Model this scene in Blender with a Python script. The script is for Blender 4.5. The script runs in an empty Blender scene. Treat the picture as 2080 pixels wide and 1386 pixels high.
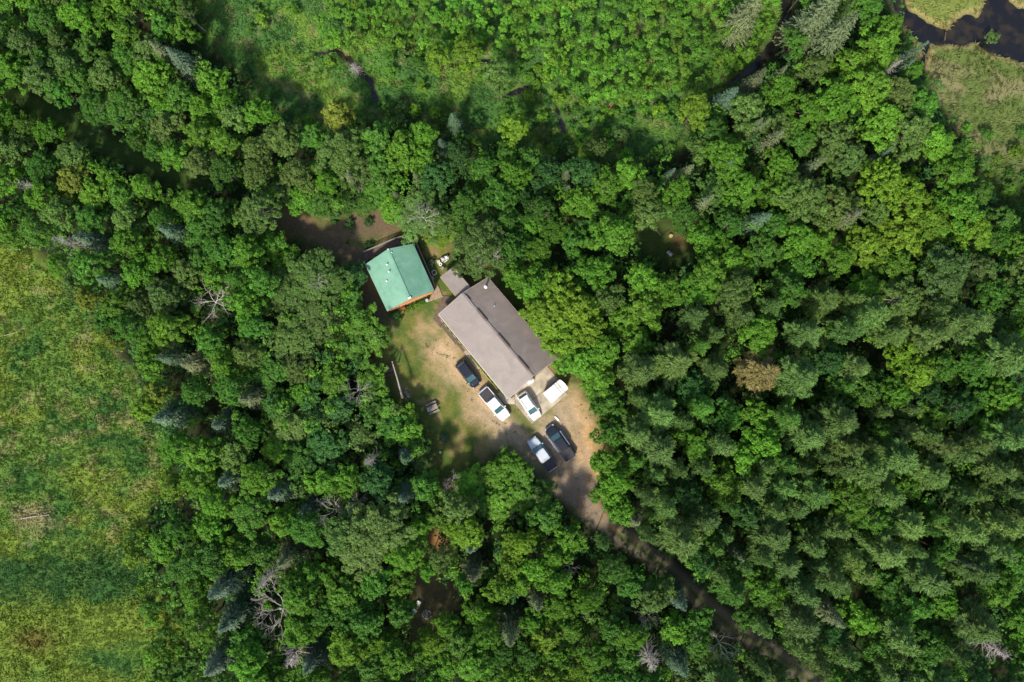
import bpy, math, random
import numpy as np
from mathutils import Vector, Matrix

# ------------------------------------------------------------------ camera, sky, sun, exposure
SC = bpy.context.scene
COL = SC.collection
HC = 122.0            # flying height of the camera in metres
S = 0.0783            # metres of ground for one pixel of the 2080 x 1386 photograph
def W(px, py, z=0.0):
    """photo pixel -> world point at height z (the camera looks straight down)"""
    k = S * (HC - z) / HC
    return np.array([(px - 1040.0) * k, (693.0 - py) * k, z])

cam_d = bpy.data.cameras.new('camera')
cam = bpy.data.objects.new('camera', cam_d); COL.objects.link(cam)
cam.location = (0, 0, HC); cam.rotation_euler = (0, 0, 0)
cam_d.sensor_width = 36.0; cam_d.lens = 36.0 * HC / (2080 * S)
cam_d.clip_start = 1.0; cam_d.clip_end = 3000.0
SC.camera = cam

SUN_EL = math.radians(48.0)
_sh = np.array([0.36, 0.93]); _sh /= np.linalg.norm(_sh)     # direction in which shadows fall
SUN_DIR = Vector((-_sh[0] * math.cos(SUN_EL), -_sh[1] * math.cos(SUN_EL), math.sin(SUN_EL)))
world = bpy.data.worlds.new('World'); SC.world = world; world.use_nodes = True
wn = world.node_tree.nodes; wl = world.node_tree.links
bg = wn.get('Background') or wn.new('ShaderNodeBackground')
sky = wn.new('ShaderNodeTexSky'); sky.sky_type = 'NISHITA'; sky.sun_disc = False
sky.sun_elevation = SUN_EL
sky.sun_rotation = math.atan2(SUN_DIR.x, SUN_DIR.y)
sky.dust_density = 2.0
wl.new(sky.outputs[0], bg.inputs[0]); bg.inputs[1].default_value = 0.15
sun_d = bpy.data.lights.new('sun', 'SUN'); sun_d.energy = 4.0; sun_d.angle = math.radians(5.0)
sun_d.color = (1.0, 0.91, 0.74)
sun = bpy.data.objects.new('sun', sun_d); COL.objects.link(sun)
sun.rotation_euler = SUN_DIR.to_track_quat('Z', 'Y').to_euler()
sun.location = (-60, -150, 120)
SC.view_settings.view_transform = 'Standard'; SC.view_settings.look = 'None'
SC.view_settings.exposure = 0.40; SC.view_settings.gamma = 1.0
SC.render.engine = 'CYCLES'
SC.cycles.use_denoising = True
SC.cycles.max_bounces = 6; SC.cycles.diffuse_bounces = 3; SC.cycles.transmission_bounces = 3
SC.cycles.glossy_bounces = 2; SC.cycles.caustics_reflective = False; SC.cycles.caustics_refractive = False

rng = np.random.default_rng(7)
random.seed(7)

# ------------------------------------------------------------------ small helpers
def tag(o, label=None, cat=None, group=None, kind=None):
    if label: o['label'] = label
    if cat: o['category'] = cat
    if group: o['group'] = group
    if kind: o['kind'] = kind
    return o
def link(o, parent=None):
    COL.objects.link(o)
    if parent is not None: o.parent = parent
    return o
def empty(name, loc=(0, 0, 0), rz=0.0):
    o = bpy.data.objects.new(name, None); COL.objects.link(o)
    o.location = loc; o.rotation_euler = (0, 0, rz); o.empty_display_size = 0.3
    return o

class MB:
    """collects simple solids; build() links them as one mesh object"""
    def __init__(s): s.v = []; s.f = []
    def add(s, vs, fs):
        b = len(s.v); s.v += [tuple(map(float, p)) for p in vs]; s.f += [tuple(b + i for i in f) for f in fs]; return s
    def box(s, c, size, rz=0.0, M=None):
        x, y, z = (d / 2.0 for d in size); ca, sa = math.cos(rz), math.sin(rz); vs = []
        for dz in (-z, z):
            for dx, dy in ((-x, -y), (x, -y), (x, y), (-x, y)):
                vs.append((c[0] + dx * ca - dy * sa, c[1] + dx * sa + dy * ca, c[2] + dz))
        return s.add(vs, [(3, 2, 1, 0), (4, 5, 6, 7), (0, 1, 5, 4), (1, 2, 6, 5), (2, 3, 7, 6), (3, 0, 4, 7)])
    def bar(s, a, b, w, h=None):
        """square bar from a to b"""
        a, b = Vector(a), Vector(b); d = (b - a).normalized(); h = h or w
        side = d.cross(Vector((0, 0, 1)))
        side = Vector((1, 0, 0)) if side.length < 1e-4 else side.normalized()
        up = side.cross(d).normalized(); vs = []
        for p in (a, b):
            for q, r in ((-1, -1), (1, -1), (1, 1), (-1, 1)): vs.append(p + side * (q * w / 2) + up * (r * h / 2))
        return s.add(vs, [(3, 2, 1, 0), (4, 5, 6, 7), (0, 1, 5, 4), (1, 2, 6, 5), (2, 3, 7, 6), (3, 0, 4, 7)])
    def tube(s, pts, rad, n=6, cap=True):
        pts = [Vector(p) for p in pts]; b = len(s.v); m = len(pts)
        for i, p in enumerate(pts):
            d = (pts[min(i + 1, m - 1)] - pts[max(i - 1, 0)])
            d = d.normalized() if d.length > 1e-6 else Vector((0, 0, 1))
            e = d.cross(Vector((0.31, 0.17, 0.93))); e = e.normalized() if e.length > 1e-3 else Vector((1, 0, 0))
            g = d.cross(e)
            for k in range(n):
                a = 2 * math.pi * k / n; q = p + (e * math.cos(a) + g * math.sin(a)) * rad[i]; s.v.append(tuple(q))
        for i in range(m - 1):
            for k in range(n):
                k2 = (k + 1) % n; s.f.append((b + i * n + k, b + i * n + k2, b + (i + 1) * n + k2, b + (i + 1) * n + k))
        if cap:
            s.f.append(tuple(b + k for k in reversed(range(n)))); s.f.append(tuple(b + (m - 1) * n + k for k in range(n)))
        return s
    def slab(s, top, t):
        """polygon of top points given counter-clockwise seen from above, thickness t downwards"""
        n = len(top); top = [tuple(p) for p in top]; bot = [(p[0], p[1], p[2] - t) for p in top]
        fs = [tuple(range(n)), tuple(reversed(range(n, 2 * n)))]
        for i in range(n): j = (i + 1) % n; fs.append((j, i, n + i, n + j))
        return s.add(top + bot, fs)
    def lathe(s, prof, c=(0, 0, 0), n=12):
        b = len(s.v); m = len(prof)
        for r, z in prof:
            for k in range(n):
                a = 2 * math.pi * k / n; s.v.append((c[0] + r * math.cos(a), c[1] + r * math.sin(a), c[2] + z))
        for i in range(m - 1):
            for k in range(n):
                k2 = (k + 1) % n; s.f.append((b + i * n + k, b + i * n + k2, b + (i + 1) * n + k2, b + (i + 1) * n + k))
        s.f.append(tuple(b + k for k in reversed(range(n)))); s.f.append(tuple(b + (m - 1) * n + k for k in range(n)))
        return s
    def mesh(s, name, mat):
        me = bpy.data.meshes.new(name); me.from_pydata(s.v, [], s.f); me.update()
        if mat: me.materials.append(mat)
        return me
    def build(s, name, mat, parent=None, smooth=False):
        me = s.mesh(name, mat)
        if smooth: me.polygons.foreach_set('use_smooth', [True] * len(me.polygons))
        return link(bpy.data.objects.new(name, me), parent)

def ccw(pts):
    a = sum(pts[i][0] * pts[(i + 1) % len(pts)][1] - pts[(i + 1) % len(pts)][0] * pts[i][1] for i in range(len(pts)))
    return pts if a > 0 else pts[::-1]

# value noise in numpy -------------------------------------------------
_NT = np.random.default_rng(99).random((256, 256))
def vnoise(x, y):
    xi = np.floor(x).astype(int); yi = np.floor(y).astype(int); fx = x - xi; fy = y - yi
    fx = fx * fx * (3 - 2 * fx); fy = fy * fy * (3 - 2 * fy)
    a = _NT[xi % 256, yi % 256]; b = _NT[(xi + 1) % 256, yi % 256]; c = _NT[xi % 256, (yi + 1) % 256]; d = _NT[(xi + 1) % 256, (yi + 1) % 256]
    return (a * (1 - fx) + b * fx) * (1 - fy) + (c * (1 - fx) + d * fx) * fy
def fbm(x, y, o=4):
    v = 0; a = 0.5; t = 0
    for i in range(o): v = v + a * vnoise(x + 17.3 * i, y + 9.1 * i); t += a; x = x * 2.03; y = y * 2.03; a *= 0.5
    return v / t
def sdf_poly(poly, x, y):
    """signed distance in pixels, positive inside"""
    x = np.asarray(x, float); y = np.asarray(y, float); d = np.full(x.shape, 1e9); ins = np.zeros(x.shape, bool); n = len(poly)
    for i in range(n):
        x0, y0 = poly[i]; x1, y1 = poly[(i + 1) % n]; ex, ey = x1 - x0, y1 - y0; L = ex * ex + ey * ey + 1e-9
        t = np.clip(((x - x0) * ex + (y - y0) * ey) / L, 0, 1)
        d = np.minimum(d, np.hypot(x - x0 - t * ex, y - y0 - t * ey))
        c = ((y0 > y) != (y1 > y)) & (x < (x1 - x0) * (y - y0) / ((y1 - y0) if y1 != y0 else 1e-9) + x0)
        ins ^= c
    return np.where(ins, d, -d)
def sdf_line(pts, x, y):
    """pts: (x, y, half width); positive inside"""
    x = np.asarray(x, float); y = np.asarray(y, float); best = np.full(x.shape, -1e9)
    for (x0, y0, w0), (x1, y1, w1) in zip(pts[:-1], pts[1:]):
        ex, ey = x1 - x0, y1 - y0; L = ex * ex + ey * ey + 1e-9
        t = np.clip(((x - x0) * ex + (y - y0) * ey) / L, 0, 1)
        best = np.maximum(best, w0 + (w1 - w0) * t - np.hypot(x - x0 - t * ex, y - y0 - t * ey))
    return best
def sm(d, w): return np.clip(d / w * 0.5 + 0.5, 0, 1)

# ------------------------------------------------------------------ materials
def new_mat(name):
    m = bpy.data.materials.new(name); m.use_nodes = True; nt = m.node_tree
    return m, nt, nt.nodes['Principled BSDF'], nt.nodes['Material Output']
def set_spec(b, v):
    b.inputs['Specular IOR Level'].default_value = v
def plain(name, col, rough=0.6, metal=0.0, var=0.15, scale=3.0, bump=0.0, spec=0.4, stretch=None):
    m, nt, b, out = new_mat(name); N = nt.nodes; L = nt.links
    b.inputs['Roughness'].default_value = rough; b.inputs['Metallic'].default_value = metal; set_spec(b, spec)
    tc = N.new('ShaderNodeTexCoord'); nz = N.new('ShaderNodeTexNoise'); nz.inputs['Scale'].default_value = scale; nz.inputs['Detail'].default_value = 6
    src = tc.outputs['Object']
    if stretch:
        mp = N.new('ShaderNodeMapping'); mp.inputs['Scale'].default_value = stretch; L.new(src, mp.inputs[0]); src = mp.outputs[0]
    L.new(src, nz.inputs['Vector'])
    rp = N.new('ShaderNodeMapRange'); rp.inputs[1].default_value = 0.3; rp.inputs[2].default_value = 0.7
    rp.inputs[3].default_value = 1 - var; rp.inputs[4].default_value = 1 + var; L.new(nz.outputs[0], rp.inputs[0])
    mx = N.new('ShaderNodeVectorMath'); mx.operation = 'SCALE'; mx.inputs[0].default_value = col[:3]; L.new(rp.outputs[0], mx.inputs['Scale'])
    L.new(mx.outputs[0], b.inputs['Base Color'])
    if bump:
        bp = N.new('ShaderNodeBump'); bp.inputs['Strength'].default_value = bump; bp.inputs['Distance'].default_value = 0.02
        L.new(nz.outputs[0], bp.inputs['Height']); L.new(bp.outputs[0], b.inputs['Normal'])
    return m
def leaf_mat(name, trans=0.28, rough=0.55, use_face_col=False):
    """leaf colour = object colour (or face colour) times the tone of each leaf"""
    m, nt, b, out = new_mat(name); N = nt.nodes; L = nt.links
    at = N.new('ShaderNodeAttribute'); at.attribute_name = 'tone'
    if use_face_col:
        c = N.new('ShaderNodeAttribute'); c.attribute_name = 'leafcol'; csrc = c.outputs['Color']
    else:
        c = N.new('ShaderNodeObjectInfo'); csrc = c.outputs['Color']
    sc = N.new('ShaderNodeVectorMath'); sc.operation = 'SCALE'; L.new(csrc, sc.inputs[0]); L.new(at.outputs['Fac'], sc.inputs['Scale'])
    b.inputs['Roughness'].default_value = rough; set_spec(b, 0.25); L.new(sc.outputs[0], b.inputs['Base Color'])
    tr = N.new('ShaderNodeBsdfTranslucent'); tm = N.new('ShaderNodeVectorMath'); tm.operation = 'MULTIPLY'; tm.inputs[1].default_value = (1.35, 1.35, 0.6)
    L.new(sc.outputs[0], tm.inputs[0]); L.new(tm.outputs[0], tr.inputs['Color'])
    mx = N.new('ShaderNodeMixShader'); mx.inputs[0].default_value = trans; L.new(b.outputs[0], mx.inputs[1]); L.new(tr.outputs[0], mx.inputs[2])
    L.new(mx.outputs[0], out.inputs['Surface'])
    return m
LEAF = leaf_mat('leaf', 0.33); NEEDLE = leaf_mat('needle', 0.16, 0.6); LEAF_STUFF = leaf_mat('leaf_ground', 0.25, 0.6, True)
BARK = plain('bark', (0.10, 0.075, 0.055), 0.9, var=0.35, scale=4, bump=0.5)
PALE_BARK = plain('pale_bark', (0.33, 0.30, 0.26), 0.85, var=0.25, scale=4)
DEAD = plain('dead_wood', (0.46, 0.41, 0.36), 0.85, var=0.25, scale=3)
DEAD_GREY = plain('dead_twigs', (0.30, 0.272, 0.25), 0.9, var=0.3, scale=3)
ROOF_BROWN = plain('brown_metal', (0.232, 0.192, 0.182), 0.5, 0.0, 0.12, 0.5, spec=0.45)
def roof_mat(name, col, wear, rough=0.5):
    m, nt, b, out = new_mat(name); N = nt.nodes; L = nt.links; tc = N.new('ShaderNodeTexCoord'); b.inputs['Roughness'].default_value = rough; set_spec(b, 0.45)
    n1 = N.new('ShaderNodeTexNoise'); n1.inputs['Scale'].default_value = 0.45; n1.inputs['Detail'].default_value = 7; n1.inputs['Roughness'].default_value = 0.65; n1.inputs['Distortion'].default_value = 0.8
    n2 = N.new('ShaderNodeTexNoise'); n2.inputs['Scale'].default_value = 5.0; n2.inputs['Detail'].default_value = 5; n2.inputs['Roughness'].default_value = 0.8
    L.new(tc.outputs['Object'], n1.inputs[0]); L.new(tc.outputs['Object'], n2.inputs[0])
    r = N.new('ShaderNodeValToRGB'); r.color_ramp.elements[0].position = 0.34; r.color_ramp.elements[0].color = (*[c * 0.86 for c in col], 1); r.color_ramp.elements[1].position = 0.66; r.color_ramp.elements[1].color = (*wear, 1); L.new(n1.outputs[0], r.inputs[0])
    mr = N.new('ShaderNodeMapRange'); mr.inputs[1].default_value = 0.3; mr.inputs[2].default_value = 0.7; mr.inputs[3].default_value = 0.88; mr.inputs[4].default_value = 1.10; L.new(n2.outputs[0], mr.inputs[0])
    v = N.new('ShaderNodeVectorMath'); v.operation = 'SCALE'; L.new(r.outputs[0], v.inputs[0]); L.new(mr.outputs[0], v.inputs['Scale']); L.new(v.outputs[0], b.inputs['Base Color'])
    return m
ROOF_GREEN = roof_mat('green_metal', (0.135, 0.33, 0.235), (0.185, 0.375, 0.275)); ROOF_BROWN = roof_mat('brown_metal', (0.218, 0.188, 0.178), (0.248, 0.214, 0.202))
TRIM = plain('pale_trim', (0.55, 0.50, 0.43), 0.6)
LOGWALL = plain('orange_logs', (0.46, 0.22, 0.10), 0.65, var=0.25, scale=2, stretch=(1, 1, 6))
SIDING = plain('tan_siding', (0.42, 0.33, 0.22), 0.7, var=0.12)
DECK_DARK = plain('dark_stained_wood', (0.13, 0.095, 0.075), 0.75, var=0.3, scale=2.5)
DECK_GREY = plain('weathered_wood', (0.25, 0.225, 0.20), 0.8, var=0.35, scale=5)
DECK_TAN = plain('worn_tan_wood', (0.30, 0.22, 0.15), 0.8, var=0.3, scale=4)
WOOD_YEL = plain('yellow_wood', (0.50, 0.36, 0.18), 0.7, var=0.25)
WOOD_RED = plain('red_brown_wood', (0.16, 0.09, 0.07), 0.8, var=0.3)
METAL_WHITE = plain('white_paint', (0.80, 0.80, 0.78), 0.4, 0, 0.04, 1)
METAL_GREY = plain('galvanised', (0.55, 0.56, 0.58), 0.35, 0.6, 0.1)
GREY_PLASTIC = plain('grey_plastic', (0.40, 0.42, 0.46), 0.5, 0, 0.12)
DARK = plain('dark_rubber', (0.02, 0.02, 0.022), 0.6, 0, 0.1)
GLASS = plain('sky_painted_glass', (0.05, 0.125, 0.145), 0.06, 0, 0.02, spec=0.9)  # sky reflection painted into the teal base colour
BLACK_PAINT = plain('black_paint', (0.012, 0.016, 0.024), 0.22, 0, 0.05, spec=0.7)
WHITE_PAINT = plain('white_car_paint', (0.82, 0.82, 0.82), 0.3, 0, 0.02, spec=0.5)
SILVER_PAINT = plain('silver_car_paint', (0.50, 0.56, 0.63), 0.35, 0.0, 0.02, spec=0.5)
BED_BLACK = plain('black_vinyl', (0.03, 0.03, 0.036), 0.55, 0, 0.3, 2)
CHROME = plain('chrome', (0.75, 0.75, 0.75), 0.15, 0.9, 0.02)
LAMP = plain('lamp_lens', (0.75, 0.75, 0.72), 0.15, 0, 0.02)
RED_LAMP = plain('red_lens', (0.45, 0.02, 0.02), 0.25, 0, 0.02)
PLATE_DARK = plain('dark_plate_surface', (0.06, 0.05, 0.05), 0.9, 0, 0.2)

def concrete_mat():
    m, nt, b, out = new_mat('concrete'); N = nt.nodes; L = nt.links
    tc = N.new('ShaderNodeTexCoord')
    n1 = N.new('ShaderNodeTexNoise'); n1.inputs['Scale'].default_value = 0.55; n1.inputs['Detail'].default_value = 5; n1.inputs['Distortion'].default_value = 0.6
    n2 = N.new('ShaderNodeTexNoise'); n2.inputs['Scale'].default_value = 9; n2.inputs['Detail'].default_value = 6
    L.new(tc.outputs['Object'], n1.inputs[0]); L.new(tc.outputs['Object'], n2.inputs[0])
    r = N.new('ShaderNodeValToRGB'); r.color_ramp.elements[0].position = 0.36; r.color_ramp.elements[0].color = (0.29, 0.25, 0.19, 1)
    r.color_ramp.elements[1].position = 0.62; r.color_ramp.elements[1].color = (0.50, 0.44, 0.35, 1); L.new(n1.outputs[0], r.inputs[0])
    mr = N.new('ShaderNodeMapRange'); mr.inputs[3].default_value = 0.8; mr.inputs[4].default_value = 1.15; L.new(n2.outputs[0], mr.inputs[0])
    v = N.new('ShaderNodeVectorMath'); v.operation = 'SCALE'; L.new(r.outputs[0], v.inputs[0]); L.new(mr.outputs[0], v.inputs['Scale']); L.new(v.outputs[0], b.inputs['Base Color'])
    b.inputs['Roughness'].default_value = 0.85
    return m
CONCRETE = concrete_mat()
def ground_mat():
    m, nt, b, out = new_mat('soil_and_turf'); N = nt.nodes; L = nt.links
    at = N.new('ShaderNodeAttribute'); at.attribute_name = 'soil'
    tc = N.new('ShaderNodeTexCoord'); n1 = N.new('ShaderNodeTexNoise'); n1.inputs['Scale'].default_value = 3.2; n1.inputs['Detail'].default_value = 8; n1.inputs['Roughness'].default_value = 0.7
    n2 = N.new('ShaderNodeTexNoise'); n2.inputs['Scale'].default_value = 14; n2.inputs['Detail'].default_value = 4
    L.new(tc.outputs['Object'], n1.inputs[0]); L.new(tc.outputs['Object'], n2.inputs[0])
    a = N.new('ShaderNodeMapRange'); a.inputs[1].default_value = 0.3; a.inputs[2].default_value = 0.7; a.inputs[3].default_value = 0.72; a.inputs[4].default_value = 1.28; L.new(n1.outputs[0], a.inputs[0])
    c = N.new('ShaderNodeMapRange'); c.inputs[1].default_value = 0.3; c.inputs[2].default_value = 0.7; c.inputs[3].default_value = 0.8; c.inputs[4].default_value = 1.2; L.new(n2.outputs[0], c.inputs[0])
    mu = N.new('ShaderNodeMath'); mu.operation = 'MULTIPLY'; L.new(a.outputs[0], mu.inputs[0]); L.new(c.outputs[0], mu.inputs[1])
    v = N.new('ShaderNodeVectorMath'); v.operation = 'SCALE'; L.new(at.outputs['Color'], v.inputs[0]); L.new(mu.outputs[0], v.inputs['Scale']); L.new(v.outputs[0], b.inputs['Base Color'])
    b.inputs['Roughness'].default_value = 0.95; set_spec(b, 0.1)
    bp = N.new('ShaderNodeBump'); bp.inputs['Strength'].default_value = 0.5; bp.inputs['Distance'].default_value = 0.08; L.new(n1.outputs[0], bp.inputs['Height']); L.new(bp.outputs[0], b.inputs['Normal'])
    return m
SOIL = ground_mat()
def water_mat():
    m, nt, b, out = new_mat('dark_water'); N = nt.nodes; L = nt.links
    tc = N.new('ShaderNodeTexCoord'); nz = N.new('ShaderNodeTexNoise'); nz.inputs['Scale'].default_value = 0.6; nz.inputs['Detail'].default_value = 6; L.new(tc.outputs['Object'], nz.inputs[0])
    r = N.new('ShaderNodeValToRGB'); r.color_ramp.elements[0].position = 0.45; r.color_ramp.elements[0].color = (0.010, 0.010, 0.012, 1)
    r.color_ramp.elements[1].position = 0.75; r.color_ramp.elements[1].color = (0.04, 0.03, 0.016, 1); L.new(nz.outputs[0], r.inputs[0]); L.new(r.outputs[0], b.inputs['Base Color'])
    b.inputs['Roughness'].default_value = 0.12
    bp = N.new('ShaderNodeBump'); bp.inputs['Strength'].default_value = 0.05; L.new(nz.outputs[0], bp.inputs['Height']); L.new(bp.outputs[0], b.inputs['Normal'])
    return m
WATER = water_mat()

# ------------------------------------------------------------------ zones, in photo pixels
MEADOW = [(-500, 470), (0, 492), (60, 512), (120, 570), (180, 640), (232, 705), (268, 770), (296, 840), (326, 905), (340, 960), (330, 1010), (298, 1060), (250, 1088), (240, 1140), (300, 1160), (350, 1200), (372, 1260), (380, 1330), (384, 1400), (380, 1800), (-500, 1800)]
MARSH = [(385, -400), (392, 0), (405, 90), (452, 140), (520, 205), (600, 240), (660, 262), (760, 235), (860, 250), (950, 285), (1080, 300), (1200, 325), (1320, 320), (1410, 285), (1440, 215), (1520, 150), (1600, 60), (1615, -400)]
MARSH_E = [(1790, -400), (1810, 0), (1852, 90), (1885, 160), (1930, 250), (1985, 335), (2015, 400), (2080, 440), (2600, 470), (2600, -400)]
POND = [(1790, -400), (1812, 0), (1836, 42), (1868, 84), (1920, 90), (1985, 87), (2015, 104), (2060, 116), (2600, 150), (2600, -400)]
ISLET_A = [(1828, -400), (1840, 8), (1870, 34), (1902, 54), (1930, 56), (1944, 36), (1966, 26), (1990, 34), (2006, 8), (2016, -400)]
ISLET_B = [(2036, -400), (2052, 2), (2090, 18), (2600, 30), (2600, -400)]
STREAM = [(1612, -120, 12), (1600, 0, 11), (1594, 45, 11), (1568, 95, 9), (1538, 132, 8), (1480, 168, 4), (1430, 185, 2), (1385, 200, 1), (1330, 205, 0)]
RILLS = [[(640, 108, 4), (682, 100, 5), (715, 125, 5), (752, 165, 5), (762, 200, 5)], [(1020, 196, 4), (1076, 172, 5)], [(1128, 210, 4), (1146, 262, 5)], [(920, 130, 4), (1010, 118, 5)], [(1868, 150, 5), (1885, 95, 6)], [(2010, 95, 6), (2100, 128, 6)]]
TRAIL = [(30, 195, 17), (110, 232, 18), (200, 288, 18), (285, 330, 17), (350, 352, 14), (420, 375, 6)]
DRIVE = [(1105, 905, 62), (1140, 950, 58), (1168, 985, 40), (1196, 1030, 26), (1242, 1078, 18), (1296, 1112, 15), (1383, 1180, 15), (1430, 1228, 15), (1485, 1275, 15), (1568, 1325, 15), (1642, 1381, 15), (1760, 1470, 18), (2100, 1740, 18)]
LOT = [(876, 650), (905, 668), (950, 735), (1012, 806), (1048, 835), (1082, 866), (1150, 800), (1172, 792), (1198, 832), (1212, 880), (1222, 950), (1206, 1010), (1170, 1000), (1120, 960), (1068, 925), (1005, 893), (968, 848), (944, 800), (890, 745), (872, 712), (862, 668)]
PATH = [(545, 432, 14), (620, 462, 20), (680, 492, 24), (722, 520, 22), (742, 580, 20), (768, 640, 18)]
PATH2 = [(680, 470, 18), (740, 455, 34), (790, 462, 22)]
CLEAR = [(556, 424), (640, 448), (690, 432), (780, 440), (830, 470), (900, 488), (912, 512), (900, 530), (930, 560), (1000, 555), (1060, 640), (1120, 725), (1150, 770), (1180, 790), (1205, 850), (1225, 920), (1215, 1010), (1180, 1030), (1120, 965), (1060, 922), (1000, 912), (950, 962), (890, 985), (872, 930), (868, 880), (850, 845), (800, 800), (772, 745), (790, 680), (768, 640), (735, 600), (715, 540), (660, 505), (600, 475), (560, 450)]
CLEAR2 = [(1300, 478), (1330, 458), (1375, 462), (1405, 485), (1400, 515), (1360, 530), (1315, 515)]
CLEAR3 = [(860, 1090), (876, 1072), (900, 1078), (904, 1110), (884, 1125), (862, 1130), (885, 1180), (925, 1185), (928, 1225), (890, 1260), (862, 1290), (842, 1290), (838, 1210), (850, 1150)]

def water_d(x, y):
    d = np.minimum(sdf_poly(POND, x, y), np.minimum(-sdf_poly(ISLET_A, x, y), -sdf_poly(ISLET_B, x, y)))
    d = d + (fbm(x / 18, y / 18, 3) - 0.5) * 14
    s = sdf_line(STREAM, x, y) + (fbm(x / 12 + 40, y / 12, 3) - 0.5) * 8
    d = np.maximum(d, s)
    for r in RILLS: d = np.maximum(d, sdf_line(r, x, y) + (fbm(x / 9, y / 9 + 7, 3) - 0.5) * 9)
    return d
def mix(a, b, t): return a * (1 - t[..., None]) + np.array(b) * t[..., None]

def terrain(x, y):
    """x, y pixels -> colour of the soil or turf, height in metres, zone number"""
    wob = (fbm(x / 40, y / 40, 4) - 0.5)
    fine = fbm(x / 9 + 5, y / 9, 4); mid = fbm(x / 34, y / 34 + 3, 4); big = fbm(x / 120 + 9, y / 120, 3)
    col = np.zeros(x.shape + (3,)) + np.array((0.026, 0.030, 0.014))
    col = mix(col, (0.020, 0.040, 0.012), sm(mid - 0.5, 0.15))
    z = (fine - 0.5) * 0.25
    zone = np.zeros(x.shape, int)
    # open meadow on the left
    d = sdf_poly(MEADOW, x, y) + wob * 36; t = sm(d, 14); zone[d > 0] = 1
    g = np.zeros(x.shape + (3,)) + np.array((0.106, 0.190, 0.034))
    g = mix(g, (0.052, 0.128, 0.026), sm(fbm(x / 55 + 20, y / 30, 4) - 0.53, 0.05))
    g = mix(g, (0.145, 0.208, 0.032), sm(fbm(x / 90, y / 70 + 40, 3) - 0.56 + (y > 1235) * 0.14, 0.08))
    dry = fbm(x / 26 + 60, y / 16, 5); g = mix(g, (0.25, 0.225, 0.10), np.clip((dry - 0.60) * 6, 0, 0.5) * (y < 1130))
    g = mix(g, (0.036, 0.098, 0.024), sm(42 - np.abs(y - 1165 - wob * 110), 26) * 0.9)
    g = mix(g, (0.10, 0.055, 0.02), sm(34 - np.hypot(x - 70, (y - 1300) * 1.6), 26) * 0.7)
    g = mix(g, (0.30, 0.25, 0.14), sm(22 - np.hypot((x - 70) * 0.6, y - 1050) + wob * 30, 14) * 0.7)
    col = mix(col, (0, 0, 0), t) + g * t[..., None]; z = z + t * (fbm(x / 14, y / 14, 3) - 0.5) * 0.5
    # wet meadow along the top
    d = sdf_poly(MARSH, x, y) + wob * 40; t = sm(d, 16); zone[d > 0] = 2
    g = np.zeros(x.shape + (3,)) + np.array((0.078, 0.180, 0.032))
    g = mix(g, (0.120, 0.210, 0.034), sm(fbm(x / 60 + 11, y / 45, 4) - 0.52, 0.1))
    g = mix(g, (0.055, 0.135, 0.032), sm(fbm(x / 70 + 31, y / 50, 4) - 0.53, 0.08))
    g = mix(g, (0.22, 0.19, 0.09), np.clip((fbm(x / 22 + 80, y / 14, 5) - 0.63) * 7, 0, 0.5))
    col = mix(col, (0, 0, 0), t) + g * t[..., None]; z = z + t * (fbm(x / 14, y / 14, 3) - 0.5) * 0.5
    # wet meadow beside the pond
    d = sdf_poly(MARSH_E, x, y) + wob * 26; t = sm(d, 14); zone[d > 0] = 3
    g = np.zeros(x.shape + (3,)) + np.array((0.105, 0.150, 0.040))
    g = mix(g, (0.215, 0.195, 0.105), np.clip((fbm(x / 45 + 15, y / 28, 5) - 0.44) * 3.2, 0, 0.75) * (y > 95))
    g = mix(g, (0.055, 0.105, 0.022), sm(y - 330, 60)); g = mix(g, (0.16, 0.20, 0.05), sm(82 - y, 14))  # shade over the lower end is painted into the turf colour
    g = mix(g, (0.34, 0.27, 0.13), sm(5 - np.abs(water_d(x, y) + 4), 5) * 0.7)
    col = mix(col, (0, 0, 0), t) + g * t[..., None]
    # old track in the upper left
    d = sdf_line(TRAIL, x, y) + wob * 12; t = sm(d, 12); zone[d > 0] = 4
    col = mix(col, (0.050, 0.095, 0.022), t)
    # clearing round the buildings
    d = sdf_poly(CLEAR, x, y) + wob * 18 + 14; t = sm(d, 20); zone[d > 0] = 5
    g = np.zeros(x.shape + (3,)) + np.array((0.140, 0.150, 0.036))
    g = mix(g, (0.075, 0.115, 0.026), sm(fbm(x / 30 + 3, y / 30, 4) - 0.5, 0.10)); g = mix(g, (0.24, 0.18, 0.085), np.clip((fbm(x / 17, y / 17 + 12, 4) - 0.52) * 5, 0, 0.8))
    col = mix(col, (0, 0, 0), t) + g * t[..., None]
    d = np.maximum(sdf_line(PATH, x, y), sdf_line(PATH2, x, y)) + wob * 18; t = sm(d, 16); zone[d > 0] = 6
    col = mix(col, (0.13, 0.093, 0.063), t * 0.92)
    # bare sandy lot and drive
    dl = sdf_poly(LOT, x, y) + wob * 46 + (fine - 0.5) * 26; t = sm(dl, 26)
    sand = np.zeros(x.shape + (3,)) + np.array((0.43, 0.30, 0.175))
    sand = mix(sand, (0.50, 0.31, 0.15), sm(x - 1165, 24)); sand = mix(sand, (0.36, 0.285, 0.20), sm((x - 960) * 0.5 + (y - 870) * 0.9, 50) * sm(1168 - x, 30))  # bright sunlit right edge and tree-shaded lower part painted into the sand
    sand = mix(sand, (0.27, 0.22, 0.10), np.clip((fbm(x / 8 + 33, y / 8, 4) - 0.56) * 7, 0, 0.75)); sand = mix(sand, (0.49, 0.35, 0.22), np.clip((mid - 0.55) * 5, 0, 0.6))
    col = mix(col, (0, 0, 0), t) + sand * t[..., None]; zone[dl > 0] = 7
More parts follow.
